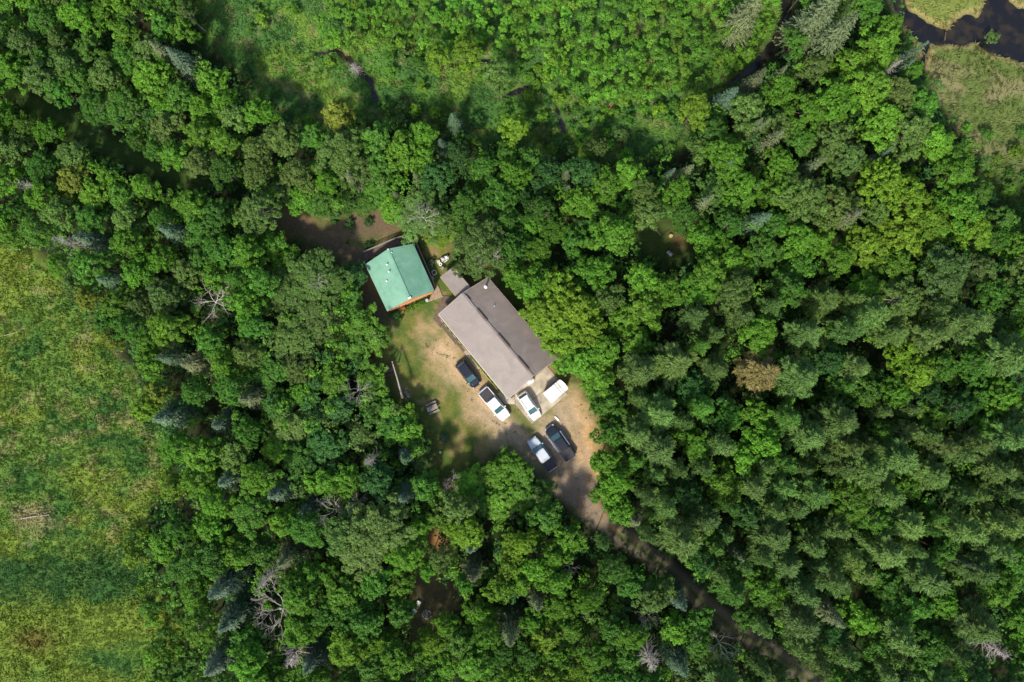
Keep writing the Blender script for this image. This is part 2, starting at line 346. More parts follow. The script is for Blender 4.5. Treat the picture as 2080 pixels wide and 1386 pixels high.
    for tr in ([(1172, 1000), (1120, 930), (1060, 880), (1000, 838), (965, 800)], [(1186, 1000), (1150, 930), (1110, 880), (1090, 860)], [(1190, 1000), (1178, 930), (1160, 870), (1140, 835)]):
        for o_ in (-10, 10):
            tk = sdf_line([(a + o_, b_ - o_ * 0.6, 4.5) for a, b_ in tr], x, y) + wob * 10; col = mix(col, (0.27, 0.215, 0.155), sm(tk, 5) * 0.55 * t)
    # tongue of grass between the two wheel tracks by the concrete pad
    tg = sdf_line([(1036, 826, 9), (1056, 848, 11), (1078, 872, 9), (1092, 890, 4)], x, y) + wob * 14; col = mix(col, (0.10, 0.12, 0.03), sm(tg, 10) * 0.9)
    dd = sdf_line(DRIVE[2:], x, y) + wob * 8; t = sm(dd, 10); zone[dd > 0] = 8
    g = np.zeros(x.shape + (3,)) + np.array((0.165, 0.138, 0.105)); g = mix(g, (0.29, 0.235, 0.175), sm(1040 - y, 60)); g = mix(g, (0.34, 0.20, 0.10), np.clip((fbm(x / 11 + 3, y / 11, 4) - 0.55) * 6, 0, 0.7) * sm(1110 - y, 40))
    crown = sdf_line([(a, b, 5.5) for a, b, c in DRIVE[4:]], x, y) + wob * 6; g = mix(g, (0.055, 0.085, 0.02), sm(crown, 5) * 0.85)
    col = mix(col, (0, 0, 0), t) + g * t[..., None]
    # two small openings in the woods
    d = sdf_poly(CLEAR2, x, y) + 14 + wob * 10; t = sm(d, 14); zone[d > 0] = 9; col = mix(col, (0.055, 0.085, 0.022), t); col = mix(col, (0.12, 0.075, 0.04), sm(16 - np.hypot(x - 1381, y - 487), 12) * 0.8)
    d = sdf_poly(CLEAR3, x, y) + 14 + wob * 10; t = sm(d, 14); zone[d > 0] = 10; col = mix(col, (0.10, 0.088, 0.042), t); col = mix(col, (0.24, 0.125, 0.05), sm(20 - np.hypot((x - 886) * 1.3, y - 1096), 14) * t)
    flat = np.maximum(sm(sdf_poly(CLEAR, x, y) + 24, 20), sm(sdf_line(DRIVE, x, y) + 12, 12))
    z = z * (1 - flat) + flat * (fine - 0.5) * 0.03
    wd = water_d(x, y); z = z - sm(wd - 1, 8) * 0.9
    col = mix(col, (0.03, 0.024, 0.016), sm(wd, 5))
    return np.clip(col, 0.004, 0.9), z, zone

# ------------------------------------------------------------------ terrain sheets
gx = np.arange(-380, 2460.1, 5.0); gy = np.arange(-300, 1690.1, 5.0)
PX, PY = np.meshgrid(gx, gy); nx, ny = len(gx), len(gy)
colr, hz, zone = terrain(PX, PY)
edge = np.minimum(np.minimum(PX + 380, 2460 - PX), np.minimum(PY + 300, 1690 - PY)); hz = hz * np.clip(edge / 60, 0, 1)
XW = (PX - 1040) * S; YW = (693 - PY) * S
idx = np.arange(nx * ny).reshape(ny, nx)
quads = np.stack([idx[:-1, :-1], idx[1:, :-1], idx[1:, 1:], idx[:-1, 1:]], -1).reshape(-1, 4)
fzone = zone[:-1, :-1].reshape(-1)
P3 = np.stack([XW, YW, hz], -1).reshape(-1, 3); C3 = colr.reshape(-1, 3)
def np_mesh(name, verts, faces, mat, smooth=False):
    me = bpy.data.meshes.new(name); n, k = faces.shape
    me.vertices.add(len(verts)); me.vertices.foreach_set('co', np.ascontiguousarray(verts, dtype=np.float32).ravel())
    me.loops.add(n * k); me.loops.foreach_set('vertex_index', np.ascontiguousarray(faces, dtype=np.int32).ravel())
    me.polygons.add(n); me.polygons.foreach_set('loop_start', np.arange(0, n * k, k, dtype=np.int32))
    try: me.polygons.foreach_set('loop_total', np.full(n, k, dtype=np.int32))
    except Exception: pass
    me.update(calc_edges=True)
    if smooth: me.polygons.foreach_set('use_smooth', np.ones(n, bool))
    me.materials.append(mat); return me
ZN = {0: ('ground', 'dark leaf-littered forest floor between the trees'), 1: ('meadow', 'open green meadow with dry tan streaks along the left side'), 2: ('wet_meadow', 'grassy wet meadow with brush across the top'),
      3: ('pond_meadow', 'tan and green marsh grass meadow beside the pond'), 4: ('grass_track', 'overgrown shaded grass track in the upper left woods'), 5: ('lawn', 'patchy mown lawn round the house and cabin'), 6: ('footpath', 'brown dirt footpath leading to the green-roofed cabin'),
      7: ('dirt_yard', 'bare sandy parking yard in front of the brown house'), 8: ('driveway', 'two-track dirt driveway running down to the right through woods'), 9: ('forest_clearing', 'small shaded grass clearing in the woods right of the house'), 10: ('forest_clearing', 'small brown clearing in the woods below the yard')}
for k, (nm, lab) in ZN.items():
    f = quads[fzone == k]
    if len(f) == 0: continue
    u, inv = np.unique(f, return_inverse=True)
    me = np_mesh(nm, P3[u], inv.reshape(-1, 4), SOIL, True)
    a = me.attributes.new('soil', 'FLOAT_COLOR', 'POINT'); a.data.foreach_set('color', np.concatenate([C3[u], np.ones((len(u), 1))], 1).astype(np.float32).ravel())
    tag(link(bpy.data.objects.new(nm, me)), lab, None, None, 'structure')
# ground beyond the detailed part, out to the horizon
def far_ground():
    x0, x1, y0, y1 = XW.min(), XW.max(), YW.min(), YW.max(); B = 1500
    v = [(-B, -B, 0), (B, -B, 0), (B, B, 0), (-B, B, 0), (x0, y0, 0), (x1, y0, 0), (x1, y1, 0), (x0, y1, 0)]
    me = bpy.data.meshes.new('terrain'); me.from_pydata(v, [], [(0, 1, 5, 4), (1, 2, 6, 5), (2, 3, 7, 6), (3, 0, 4, 7)]); me.materials.append(SOIL)
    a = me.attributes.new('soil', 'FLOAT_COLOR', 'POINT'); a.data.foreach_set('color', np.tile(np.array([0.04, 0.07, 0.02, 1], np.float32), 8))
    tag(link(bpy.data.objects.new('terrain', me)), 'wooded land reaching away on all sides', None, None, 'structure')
far_ground()
def water_sheet(name, lab, poly, z):
    tag(MB().add([tuple(W(x, y)[:2]) + (z,) for x, y in ccw([(p[0], p[1]) for p in poly])[::-1]], [tuple(range(len(poly)))]).build(name, WATER), lab, None, None, 'structure')
water_sheet('pond_water', 'dark pond water winding between grass islets, top right corner', [(1780, -295), (1780, 140), (1900, 160), (2455, 200), (2455, -295)], -0.42)
water_sheet('stream_water', 'narrow dark stream at the top right of centre', [(1585, -240), (1560, 60), (1300, 180), (1300, 240), (1440, 220), (1560, 170), (1640, 60), (1640, -240)], -0.42)
for n_, r in enumerate(RILLS[:4]):
    xs = [p[0] for p in r]; ys = [p[1] for p in r]
    water_sheet('rill_water', ['thin dark rill with bends in the upper left wet meadow', 'short dark rill above the round yellow-green tree', 'short dark rill right of the round yellow-green tree', 'thin dark rill under the sapling thicket'][n_],
                [(min(xs) - 14, min(ys) - 14), (max(xs) + 14, min(ys) - 14), (max(xs) + 14, max(ys) + 14), (min(xs) - 14, max(ys) + 14)], -0.46)

# ------------------------------------------------------------------ foliage building blocks
def unit(v): return v / (np.linalg.norm(v, axis=-1, keepdims=True) + 1e-9)
def rdir(n, r=rng): return unit(r.normal(size=(n, 3)))
def card_verts(c, nrm, along, L, Wd):
    """diamond-shaped leaf faces"""
    nrm = unit(nrm); u = unit(along - (along * nrm).sum(-1, keepdims=True) * nrm); v = np.cross(nrm, u)
    L = L[:, None]; Wd = Wd[:, None]
    return np.stack([c - u * L * 0.5, c + v * Wd * 0.5 - u * L * 0.05, c + u * L * 0.5, c - v * Wd * 0.5 - u * L * 0.05], 1)
def card_mesh(name, quadsv, tone, mat, facecol=None):
    n = len(quadsv); me = np_mesh(name, quadsv.reshape(-1, 3), np.arange(n * 4).reshape(n, 4), mat)
    a = me.attributes.new('tone', 'FLOAT', 'FACE'); a.data.foreach_set('value', tone.astype(np.float32))
    if facecol is not None:
        a = me.attributes.new('leafcol', 'FLOAT_COLOR', 'FACE'); a.data.foreach_set('color', np.concatenate([facecol, np.ones((n, 1))], 1).astype(np.float32).ravel())
    return me
def cluster_leaves(cc, cr, out, n, r, leaf, upb=0.45, squash=0.8):
    """leaves of many clusters at once; cc centres, cr radii, out outward directions"""
    m = len(cc); d = rdir(m * n, r).reshape(m, n, 3); d[..., 2] = np.abs(d[..., 2]) * 0.9 + d[..., 2] * 0.1
    d = unit(d + out[:, None, :] * 0.45)
    rad = cr[:, None, None] * r.random((m, n, 1)) ** 0.4
    p = cc[:, None, :] + d * rad * np.array((1, 1, squash))
    nrm = unit(d * 0.55 + out[:, None, :] * 0.25 + np.array((0, 0, upb)) + r.normal(size=(m, n, 3)) * 0.42)
    al = unit(d * np.array((1, 1, 0.2)) + r.normal(size=(m, n, 3)) * 0.5)
    L = leaf * (0.7 + 0.6 * r.random((m, n)))
    tone = np.clip(r.normal(1, 0.13, (m, 1)) * r.normal(1, 0.15, (m, n)), 0.5, 1.6)
    q = card_verts(p.reshape(-1, 3), nrm.reshape(-1, 3), al.reshape(-1, 3), L.ravel(), L.ravel() * 0.72)
    return q, tone.ravel()
def limb(mb, a, b, r0, r1, r, bend=0.12, n=5, seg=4):
    a = np.array(a, float); b = np.array(b, float); L = np.linalg.norm(b - a); off = r.normal(size=3) * L * bend
    pts = [a + (b - a) * t + off * math.sin(math.pi * t) for t in np.linspace(0, 1, seg)]
    mb.tube([tuple(p) for p in pts], [r0 + (r1 - r0) * t for t in np.linspace(0, 1, seg)], n)

def proto_broadleaf(seed, R, h, lob=0.62, leaf=0.25, csize=0.32, nleaf=17, bark=BARK):
    """crown of many separate leafy sprays carried on limbs, spread over an uneven dome"""
    r = np.random.default_rng(seed); lc = []; lr = []; n_ = int(1.25 * (R / lob) ** 2) + 4
    k1, k2, k3 = r.uniform(0, 6.28, 3)
    for i in range(n_):
        a = i * 2.39996 + r.uniform(-0.35, 0.35); f = math.sqrt((i + 0.4) / n_)
        Ra = R * (0.90 + 0.13 * math.sin(2 * a + k1) + 0.10 * math.sin(3 * a + k2) + 0.08 * math.sin(5 * a + k3))     # uneven outline
        d = Ra * f * r.uniform(0.90, 1.08); rr = lob * r.uniform(0.62, 1.30) * (1.1 - 0.25 * f)
        z = h - rr - R * (0.85 * f ** 2.2) - abs(r.normal(0, 0.16)) * R + 0.10 * R * math.sin(2.3 * a + k2)
        lc.append((d * math.cos(a), d * math.sin(a), z)); lr.append(rr)
    for i in range(n_ // 3):                                   # lower sprays that show in the gaps
        a = r.uniform(0, 6.28); d = R * r.uniform(0.3, 1.0); lc.append((d * math.cos(a), d * math.sin(a), h - R * r.uniform(0.9, 1.7))); lr.append(lob * r.uniform(0.7, 1.2))
    lc = np.array(lc); lr = np.array(lr); Q = []; T = []
    for i in range(len(lc)):
        n = int(3.4 * (lr[i] / csize) ** 2) + 3; d = rdir(n * 3, r); d = d[d[:, 2] > -0.30][:n]
        cc = lc[i] + d * lr[i] * r.uniform(0.35, 1.10, (len(d), 1)) * np.array((1, 1, 0.9))
        q, t = cluster_leaves(cc, csize * r.uniform(0.6, 1.2, len(cc)), d, nleaf, r, leaf); Q.append(q); T.append(t * np.clip(r.normal(1, 0.10), 0.75, 1.25))
    me = card_mesh('crown', np.concatenate(Q), np.concatenate(T), LEAF); mb = MB(); tr = 0.06 + R * 0.045
    limb(mb, (0, 0, -0.3), (0, 0, h - R * 0.7), tr, tr * 0.45, r, 0.02, 7, 5)
    for i in range(0, n_, 2): limb(mb, (0, 0, (h - R * 0.7) * r.uniform(0.45, 0.95)), lc[i], tr * 0.36, 0.02, r, 0.06, 4, 4)
    return me, mb.mesh('trunk', bark), R, h

def proto_pine(seed, R, h, dens=1.0):
    """soft feathery conifer: level branches with plumes of fine needles"""
    r = np.random.default_rng(seed); mb = MB(); limb(mb, (0, 0, -0.3), (0, 0, h), 0.05 + R * 0.05, 0.03, r, 0.01, 6, 6)
    C = []; NR = []; AL = []; LL = []; T = []
    nw = int(10 * dens)
    for w in range(nw):
        f = w / (nw - 1.0); z0 = h * (0.42 + 0.56 * f); bl = R * (1.0 - 0.78 * f ** 1.5) * r.uniform(0.85, 1.1); nb = int(r.integers(4, 7)); a0 = r.uniform(0, 6.28)
        for b in range(nb):
            a = a0 + b * 6.283 / nb + r.uniform(-0.25, 0.25); L = bl * r.uniform(0.6, 1.25); up = r.uniform(0.05, 0.35) + 0.3 * f
            dr = np.array((math.cos(a), math.sin(a), up)); dr /= np.linalg.norm(dr); st = np.array((0, 0, z0))
            limb(mb, st, st + dr * L, 0.035, 0.012, r, 0.04, 3, 3); sd = np.array((-math.sin(a), math.cos(a), 0))
            npl = max(3, int(L / 0.30)); tb = r.normal(1, 0.12)
            for k in range(npl):
                g = 0.28 + 0.72 * (k + r.random()) / npl; base = st + dr * L * g; wid = 0.32 * L * (1.12 - g) + 0.14
                for s_ in (-1, 1):
                    off = sd * s_ * wid * r.uniform(0.15, 1.0); nn = 9
                    pc = base + off + np.array((0, 0, 0.06)); dirs = unit(dr * 1.0 + sd * s_ * 0.5 + r.normal(size=(nn, 3)) * 0.26 + np.array((0, 0, 0.12)))
                    C.append(pc + dirs * 0.16 + r.normal(size=(nn, 3)) * 0.09); AL.append(dirs); NR.append(unit(np.array((0, 0, 1.0)) + r.normal(size=(nn, 3)) * 0.45)); LL.append(r.uniform(0.45, 0.8, nn)); T.append(np.full(nn, tb) * r.normal(1, 0.16, nn))
    C = np.concatenate(C); L = np.concatenate(LL); q = card_verts(C, np.concatenate(NR), np.concatenate(AL), L, L * 0.20)
    return card_mesh('crown', q, np.clip(np.concatenate(T), 0.5, 1.6), NEEDLE), mb.mesh('trunk', BARK), R, h

def proto_spruce(seed, R, h, bare=0.0):
    """dense narrow spruce with a pointed top"""
    r = np.random.default_rng(seed); mb = MB(); limb(mb, (0, 0, -0.3), (0, 0, h * 0.98), 0.05 + R * 0.05, 0.02, r, 0.004, 6, 5)
    C = []; NR = []; AL = []; LL = []; T = []; z = h * 0.10
    while z < h * 0.985:
        f = (z / h - 0.10) / 0.885; bl = R * (1 - f) ** 0.82 * r.uniform(0.86, 1.08) + 0.05; nb = int(7 + bl * 5)
        for b in range(nb):
            a = r.uniform(0, 6.283); L = bl * r.uniform(0.8, 1.1); dr = np.array((math.cos(a), math.sin(a), -0.22 + 0.35 * f)); dr /= np.linalg.norm(dr)
            sd = np.array((-math.sin(a), math.cos(a), 0)); k = max(2, int(L / 0.17)); g = np.linspace(0.3, 1, k) if L > 0.3 else np.linspace(0.2, 1, k)
            pc = np.array((0, 0, z + r.uniform(-0.1, 0.1))) + dr * (L * g[:, None]) + sd * (r.normal(size=(k, 1)) * 0.14 * (1.3 - g[:, None])) + np.array((0, 0, 1)) * (0.10 * g[:, None] ** 2)
            C.append(pc); AL.append(unit(dr + sd * r.normal(size=(k, 1)) * 0.55 + np.array((0, 0, 0.1)))); NR.append(unit(np.array((0, 0, 0.8)) + dr * 0.45 + r.normal(size=(k, 3)) * 0.35)); LL.append(r.uniform(0.26, 0.42, k)); T.append(np.full(k, r.normal(1, 0.13)) * r.normal(1, 0.12, k))
        z += 0.22 + 0.10 * bl / R
    C = np.concatenate(C); L = np.concatenate(LL); q = card_verts(C, np.concatenate(NR), np.concatenate(AL), L, L * 0.38)
    return card_mesh('crown', q, np.clip(np.concatenate(T), 0.5, 1.6), NEEDLE), mb.mesh('trunk', BARK), R, h

def proto_bare(seed, R, h, mat, lean=(0, 0)):
    """leafless tree: forked limbs down to twigs"""
    r = np.random.default_rng(seed); tr = MB(); br = MB(); top = np.array((lean[0], lean[1], h * 0.55)); limb(tr, (0, 0, -0.3), top, 0.16 + R * 0.02, 0.10, r, 0.02, 7, 5)
    def grow(p, d, L, rad, depth):
        q = p + d * L; limb(br, p, q, rad, rad * 0.6, r, 0.09, 4 if depth < 2 else 3, 4)
        if depth >= 4: return
        for i in range(int(r.integers(2, 4)) + (depth == 0)):
            nd = unit((d + r.normal(size=3) * (0.50 + 0.08 * depth) + np.array((0, 0, 0.10)))[None])[0]
            grow(p + (q - p) * r.uniform(0.45, 1.0), nd, L * r.uniform(0.55, 0.8), rad * 0.55, depth + 1)
    n = 6
    for i in range(n):
        a = i * 6.283 / n + r.uniform(-0.5, 0.5); d = unit(np.array([[math.cos(a), math.sin(a), r.uniform(0.35, 1.0)]]))[0]
        grow(top * r.uniform(0.8, 1.0), d, R * r.uniform(0.5, 0.68), 0.06, 0)
    return br.mesh('branches', mat), tr.mesh('trunk', mat), R, h
def proto_snag(seed, R, h, mat):
    """dead conifer: bare trunk with many thin side branches"""
    r = np.random.default_rng(seed); tr = MB(); br = MB(); limb(tr, (0, 0, -0.3), (0, 0, h), 0.14, 0.025, r, 0.008, 6, 6)
    for i in range(90):
        f = r.random() ** 0.8; z0 = h * (0.25 + 0.73 * f); L = R * (1.05 - 0.85 * f) * r.uniform(0.5, 1.1); a = r.uniform(0, 6.283); d = np.array((math.cos(a), math.sin(a), r.uniform(-0.25, 0.35))); st = np.array((0, 0, z0)); en = st + d * L
        limb(br, st, en, 0.028, 0.008, r, 0.07, 3, 4)
        for k in range(4):
            g = r.uniform(0.35, 0.95); b = st + (en - st) * g; e = b + unit((d + r.normal(size=3) * 0.7)[None])[0] * L * r.uniform(0.15, 0.4); br.tube([tuple(b), tuple(e)], [0.014, 0.006], 3, False)
    return br.mesh('branches', mat), tr.mesh('trunk', mat), R, h
def proto_small(seed, R, h, n, leaf, csize, name, upright=1.0):
    """sapling or shrub as one mesh, stem included"""
    r = np.random.default_rng(seed); d = rdir(n * 2, r); d = d[d[:, 2] > -0.25][:n]; c0 = np.array((0, 0, h - R * upright))
    cc = c0 + d * np.array((R, R, R * upright)) * r.uniform(0.35, 0.85, (len(d), 1)); q, t = cluster_leaves(cc, csize * r.uniform(0.7, 1.2, len(cc)), d, 26, r, leaf)
    st = [] ; rad = 0.05
    for k in range(4):
        a = k * 1.571; b = a + 1.571
        st.append([(rad * math.cos(a), rad * math.sin(a), -0.2), (rad * math.cos(b), rad * math.sin(b), -0.2), (rad * .4 * math.cos(b), rad * .4 * math.sin(b), h * 0.9), (rad * .4 * math.cos(a), rad * .4 * math.sin(a), h * 0.9)])
    q = np.concatenate([q, np.array(st)]); t = np.concatenate([t, np.full(4, 0.5)])
    return card_mesh(name, q, t, LEAF), None, R, h

P_SMALL = [proto_broadleaf(100 + i, 2.0, 8.5, 0.52 + 0.08 * (i % 3)) for i in range(5)]
P_MED = [proto_broadleaf(120 + i, 2.9, 10.5, 0.55 + 0.10 * (i % 3)) for i in range(6)]
P_LARGE = [proto_broadleaf(140 + i, 4.2, 13.0, 0.62 + 0.10 * (i % 3)) for i in range(5)]
P_SOFT = [proto_broadleaf(160 + i, 3.6, 13.0, 0.58 + 0.08 * (i % 2), 0.19, 0.30, 20, PALE_BARK) for i in range(4)]
P_PINE = [proto_pine(180 + i, 3.0, 14.0) for i in range(4)]
P_SPRUCE = [proto_spruce(200 + i, R_, 12.0) for i, R_ in enumerate((1.7, 2.1, 2.5))]
P_SAP = [proto_small(220 + i, 1.05, 5.0, 24, 0.23, 0.32, 'young_aspen_tree', 1.5) for i in range(4)]
P_SHRUB = [proto_small(230 + i, 1.1, 1.9, 26, 0.19, 0.28, 'leafy_shrub', 0.9) for i in range(4)]
P_BARE = [proto_bare(240 + i, 2.8, 11.0, DEAD if i % 2 else DEAD_GREY) for i in range(4)]
P_SNAG = [proto_snag(250 + i, 2.4, 11.0, DEAD_GREY) for i in range(3)]
print('proto faces', sum(len(p[0].polygons) for L_ in (P_SMALL, P_MED, P_LARGE, P_SOFT, P_PINE, P_SPRUCE, P_SAP, P_SHRUB, P_BARE, P_SNAG) for p in L_))

TONES = {'y': ((0.140, 0.265, 0.020), 'yellow-green'), 'g': ((0.104, 0.255, 0.021), 'bright green'), 'm': ((0.070, 0.192, 0.023), 'mid-green'), 'd': ((0.044, 0.135, 0.028), 'dark green'),
         'o': ((0.104, 0.190, 0.040), 'olive green'), 'p': ((0.092, 0.182, 0.040), 'grey-green'), 't': ((0.088, 0.152, 0.092), 'blue-green'), 'k': ((0.128, 0.168, 0.078), 'khaki green'), 'u': ((0.165, 0.155, 0.05), 'golden brown'), 'w': ((0.155, 0.215, 0.026), 'yellowing')}

MARKS = [('the green-roofed cabin', 812, 562, 130), ('the brown-roofed house', 1010, 690, 190), ('the white trailer', 1128, 795, 90), ('the pond', 1940, 60, 150), ('the parked pickups', 1118, 910, 120), ('the picnic table', 878, 829, 90), ('the golden tree', 1548, 756, 90),
         ('the round clearing', 1352, 495, 90), ('the stream', 1570, 95, 130), ('the brown clearing', 880, 1180, 110), ('the meadow', 250, 800, 180), ('the driveway', 1300, 1120, 110), ('the driveway', 1500, 1290, 120), ('the wet meadow', 560, 160, 200), ('the dirt path', 660, 470, 100)]
USED = {}
_ONES = 'zero one two three four five six seven eight nine ten eleven twelve thirteen fourteen fifteen sixteen seventeen eighteen nineteen'.split()
_TENS = 'zero ten twenty thirty forty fifty sixty seventy eighty ninety'.split()
def spell(v, half=False):
    k = int(v) if half else int(min(99, round(v))); w = _ONES[k] if k < 20 else _TENS[k // 10] + ('-' + _ONES[k % 10] if k % 10 else '')
    return w + ('-point-' + _ONES[int(v * 10) % 10] if half else '')
def tree_label(kind, tone, R, px, py, R0):
    size = 'small' if R < R0 * 0.75 else 'large' if R > R0 * 1.3 else 'medium'
    best = None
    for nm, mx, my, rad in MARKS:
        d = math.hypot(px - mx, py - my)
        if d < rad and (best is None or d < best[0]): best = (d, nm)
    x = max(0, min(99.9, px / 20.8)); y = max(0, min(99.9, py / 13.86))
    for prec in (0, 1, 2):
        pos = f'{spell(x, prec > 0)} percent across, {spell(y, prec > 1)} percent down'
        lab = f'{size} {tone} {kind}' + (f' near {best[1]}, ' if best else ' at ') + pos
        if lab not in USED: break
    USED[lab] = 1
    return lab

COUNT = {}
def put_tree(proto, kind, cat, group, px, py, R, tone, h, ref=0.8, R0=3.0, col=None, rz=None, parts=True, label=None, jit=0.10):
    me, trunk, r0, h0 = proto
    p = W(px, py, h * ref); s = R / r0; name = kind
    rot = rng.uniform(0, 6.283) if rz is None else rz
    base = col if col is not None else TONES[tone][0]
    c = np.array(base) * np.clip(rng.normal(1, jit), 0.75, 1.3) * np.clip(rng.normal(1, 0.04, 3), 0.90, 1.10) * np.array((1 + 0.10 * (rng.random() - 0.35), 1, 1))
    pt = fbm(np.array([px / 130.0 + 3]), np.array([py / 130.0]), 2)[0]; c = c * (0.74 + 0.52 * pt)      # stands of lighter and darker trees
    lab = label or tree_label(kind.replace('_', ' '), TONES[tone][1] if tone else 'grey', R, px, py, R0)
    if parts:
        o = empty(name, (p[0], p[1], 0), rot); o.scale = (s, s, h / h0)
        a = bpy.data.objects.new(trunk.name.split('.')[0], trunk); link(a, o)
        b = bpy.data.objects.new(me.name.split('.')[0], me); link(b, o); b.color = (*c, 1)
    else:
        o = bpy.data.objects.new(name, me); COL.objects.link(o); o.location = (p[0], p[1], 0); o.rotation_euler = (0, 0, rot); o.scale = (s, s, h / h0); o.color = (*c, 1)
    tag(o, lab, cat, group); COUNT[kind] = COUNT.get(kind, 0) + 1
    return o

# ------------------------------------------------------------------ hand-placed trees (photo pixel of the crown, radius in pixels, tone)
PLACED = []      # (px, py, r)
def rm(r, h): return 1.12 * r * S * (HC - h * 0.8) / HC
def broad(px, py, r, tone, soft=False, h=None, label=None):
    R0 = r * S
    h = h or (6.2 + R0 * 1.45 + rng.uniform(-0.6, 1.6))
    if (540 < px < 905 and 380 < py < 960) or (900 < px < 1130 and 915 < py < 1030): h *= 0.62 if px < 690 else 0.52      # low growth round the yard
    R = rm(r, h)
    if soft: pr = P_SOFT[rng.integers(len(P_SOFT))]
    else: pr = (P_SMALL if R < 2.4 else P_MED if R < 3.5 else P_LARGE); pr = pr[rng.integers(len(pr))]
    put_tree(pr, 'soft_broadleaf_tree' if soft else 'broadleaf_tree', 'tree', 'soft-leaved broadleaf trees in the woods' if soft else 'broadleaf trees in the woods', px, py, R, tone, h, 0.8, 3.0, label=label)  # soft ones are broadleaf trees with finer leaves and pale bark
    PLACED.append((px, py, r))
def pine(px, py, r, tone='p', h=None):
    h = h or 8.5 + r * 0.13 + rng.uniform(-1, 3); R = rm(r, h)
    put_tree(P_PINE[rng.integers(len(P_PINE))], 'pine_tree', 'tree', 'feathery pines of the right-hand woods', px, py, R, tone, h, 0.75, 2.6, jit=0.17); PLACED.append((px, py, r))
def spruce(px, py, r, tone='t', h=12.0, label=None):
    """px, py is the pointed top"""
    R = r * S; put_tree(P_SPRUCE[rng.integers(len(P_SPRUCE))], 'spruce_tree', 'tree', 'pointed spruces among the broadleaf trees', px, py, R, tone, h, 0.99, 1.6, label=label)
    b = W(px, py, h)[:2] / S; bx, by = 1040 + b[0], 693 - b[1]; PLACED.append(((px * .5 + bx * .5), (py * .5 + by * .5), r * 0.85))
def bare(px, py, r, h=12.0, snag=False, label=None, i=None):
    R = r * S; L_ = P_SNAG if snag else P_BARE; h = h + 2.0 if h > 5 else h
    put_tree(L_[rng.integers(len(L_)) if i is None else i], 'dead_conifer' if snag else 'dead_tree', 'dead tree', 'leafless dead trees', px, py, R, None, h, 0.85, 2.6, col=(0.4, 0.36, 0.32), label=label); PLACED.append((px, py, r * 0.75))

for a in [(1742, 28, 44, 'k', 18), (1706, -14, 46, 'k', 18), (1548, -16, 40, 'k', 16), (1600, 133, 18, 'k', 12), (1556, 140, 25, 'k', 13), (1498, 178, 28, 't', 12), (1550, 240, 17, 'k', 12), (1563, 243, 15, 'k', 11), (1592, 266, 24, 'k', 13), (1679, 320, 22, 'k', 14),
          (1487, 327, 17, 't', 12), (1409, 335, 19, 'k', 12), (1372, 342, 12, 't', 9), (1447, 399, 20, 'k', 13), (1567, 435, 26, 't', 14), (1754, 428, 30, 'k', 15), (1887, 84, 20, 't', 14), (1862, 118, 18, 't', 11), (1956, 351, 16, 'k', 12),
          (918, 231, 19, 't', 9), (893, 283, 17, 't', 8), (840, 350, 12, 'k', 9), (798, 388, 12, 'k', 9), (1153, 346, 16, 'k', 10), (1156, 377, 14, 'k', 9), (703, 352, 20, 'k', 12), (303, 84, 26, 'k', 13), (338, 97, 30, 't', 14),
          (322, 462, 26, 't', 12), (150, 480, 28, 't', 12), (196, 566, 28, 't', 11), (316, 728, 24, 't', 11), (368, 740, 34, 'k', 12), (488, 812, 32, 'k', 11), (314, 852, 34, 't', 11), (432, 866, 30, 't', 10),
          (445, 985, 34, 't', 11), (548, 1010, 32, 't', 11), (610, 1046, 22, 't', 10), (566, 1150, 34, 'k', 11), (424, 1216, 38, 't', 13), (446, 1282, 36, 't', 12), (418, 1372, 38, 't', 12), (618, 1368, 34, 't', 11),
          (818, 934, 24, 't', 9), (814, 1018, 28, 't', 11), (954, 1122, 26, 't', 11), (958, 1180, 30, 'k', 10), (1294, 1064, 30, 'k', 10), (1094, 1240, 30, 'k', 11), (1036, 1312, 36, 'k', 13), (1392, 1240, 26, 't', 11), (1394, 1375, 34, 't', 12), (1512, 1140, 18, 'k', 12), (1716, 1275, 32, 'k', 14),
          (1484, 320, 12, 't', 10), (1818, 300, 12, 't', 12), (1540, 372, 12, 't', 11), (1996, 1160, 16, 't', 13)]:
    spruce(a[0], a[1], a[2], a[3], a[4])
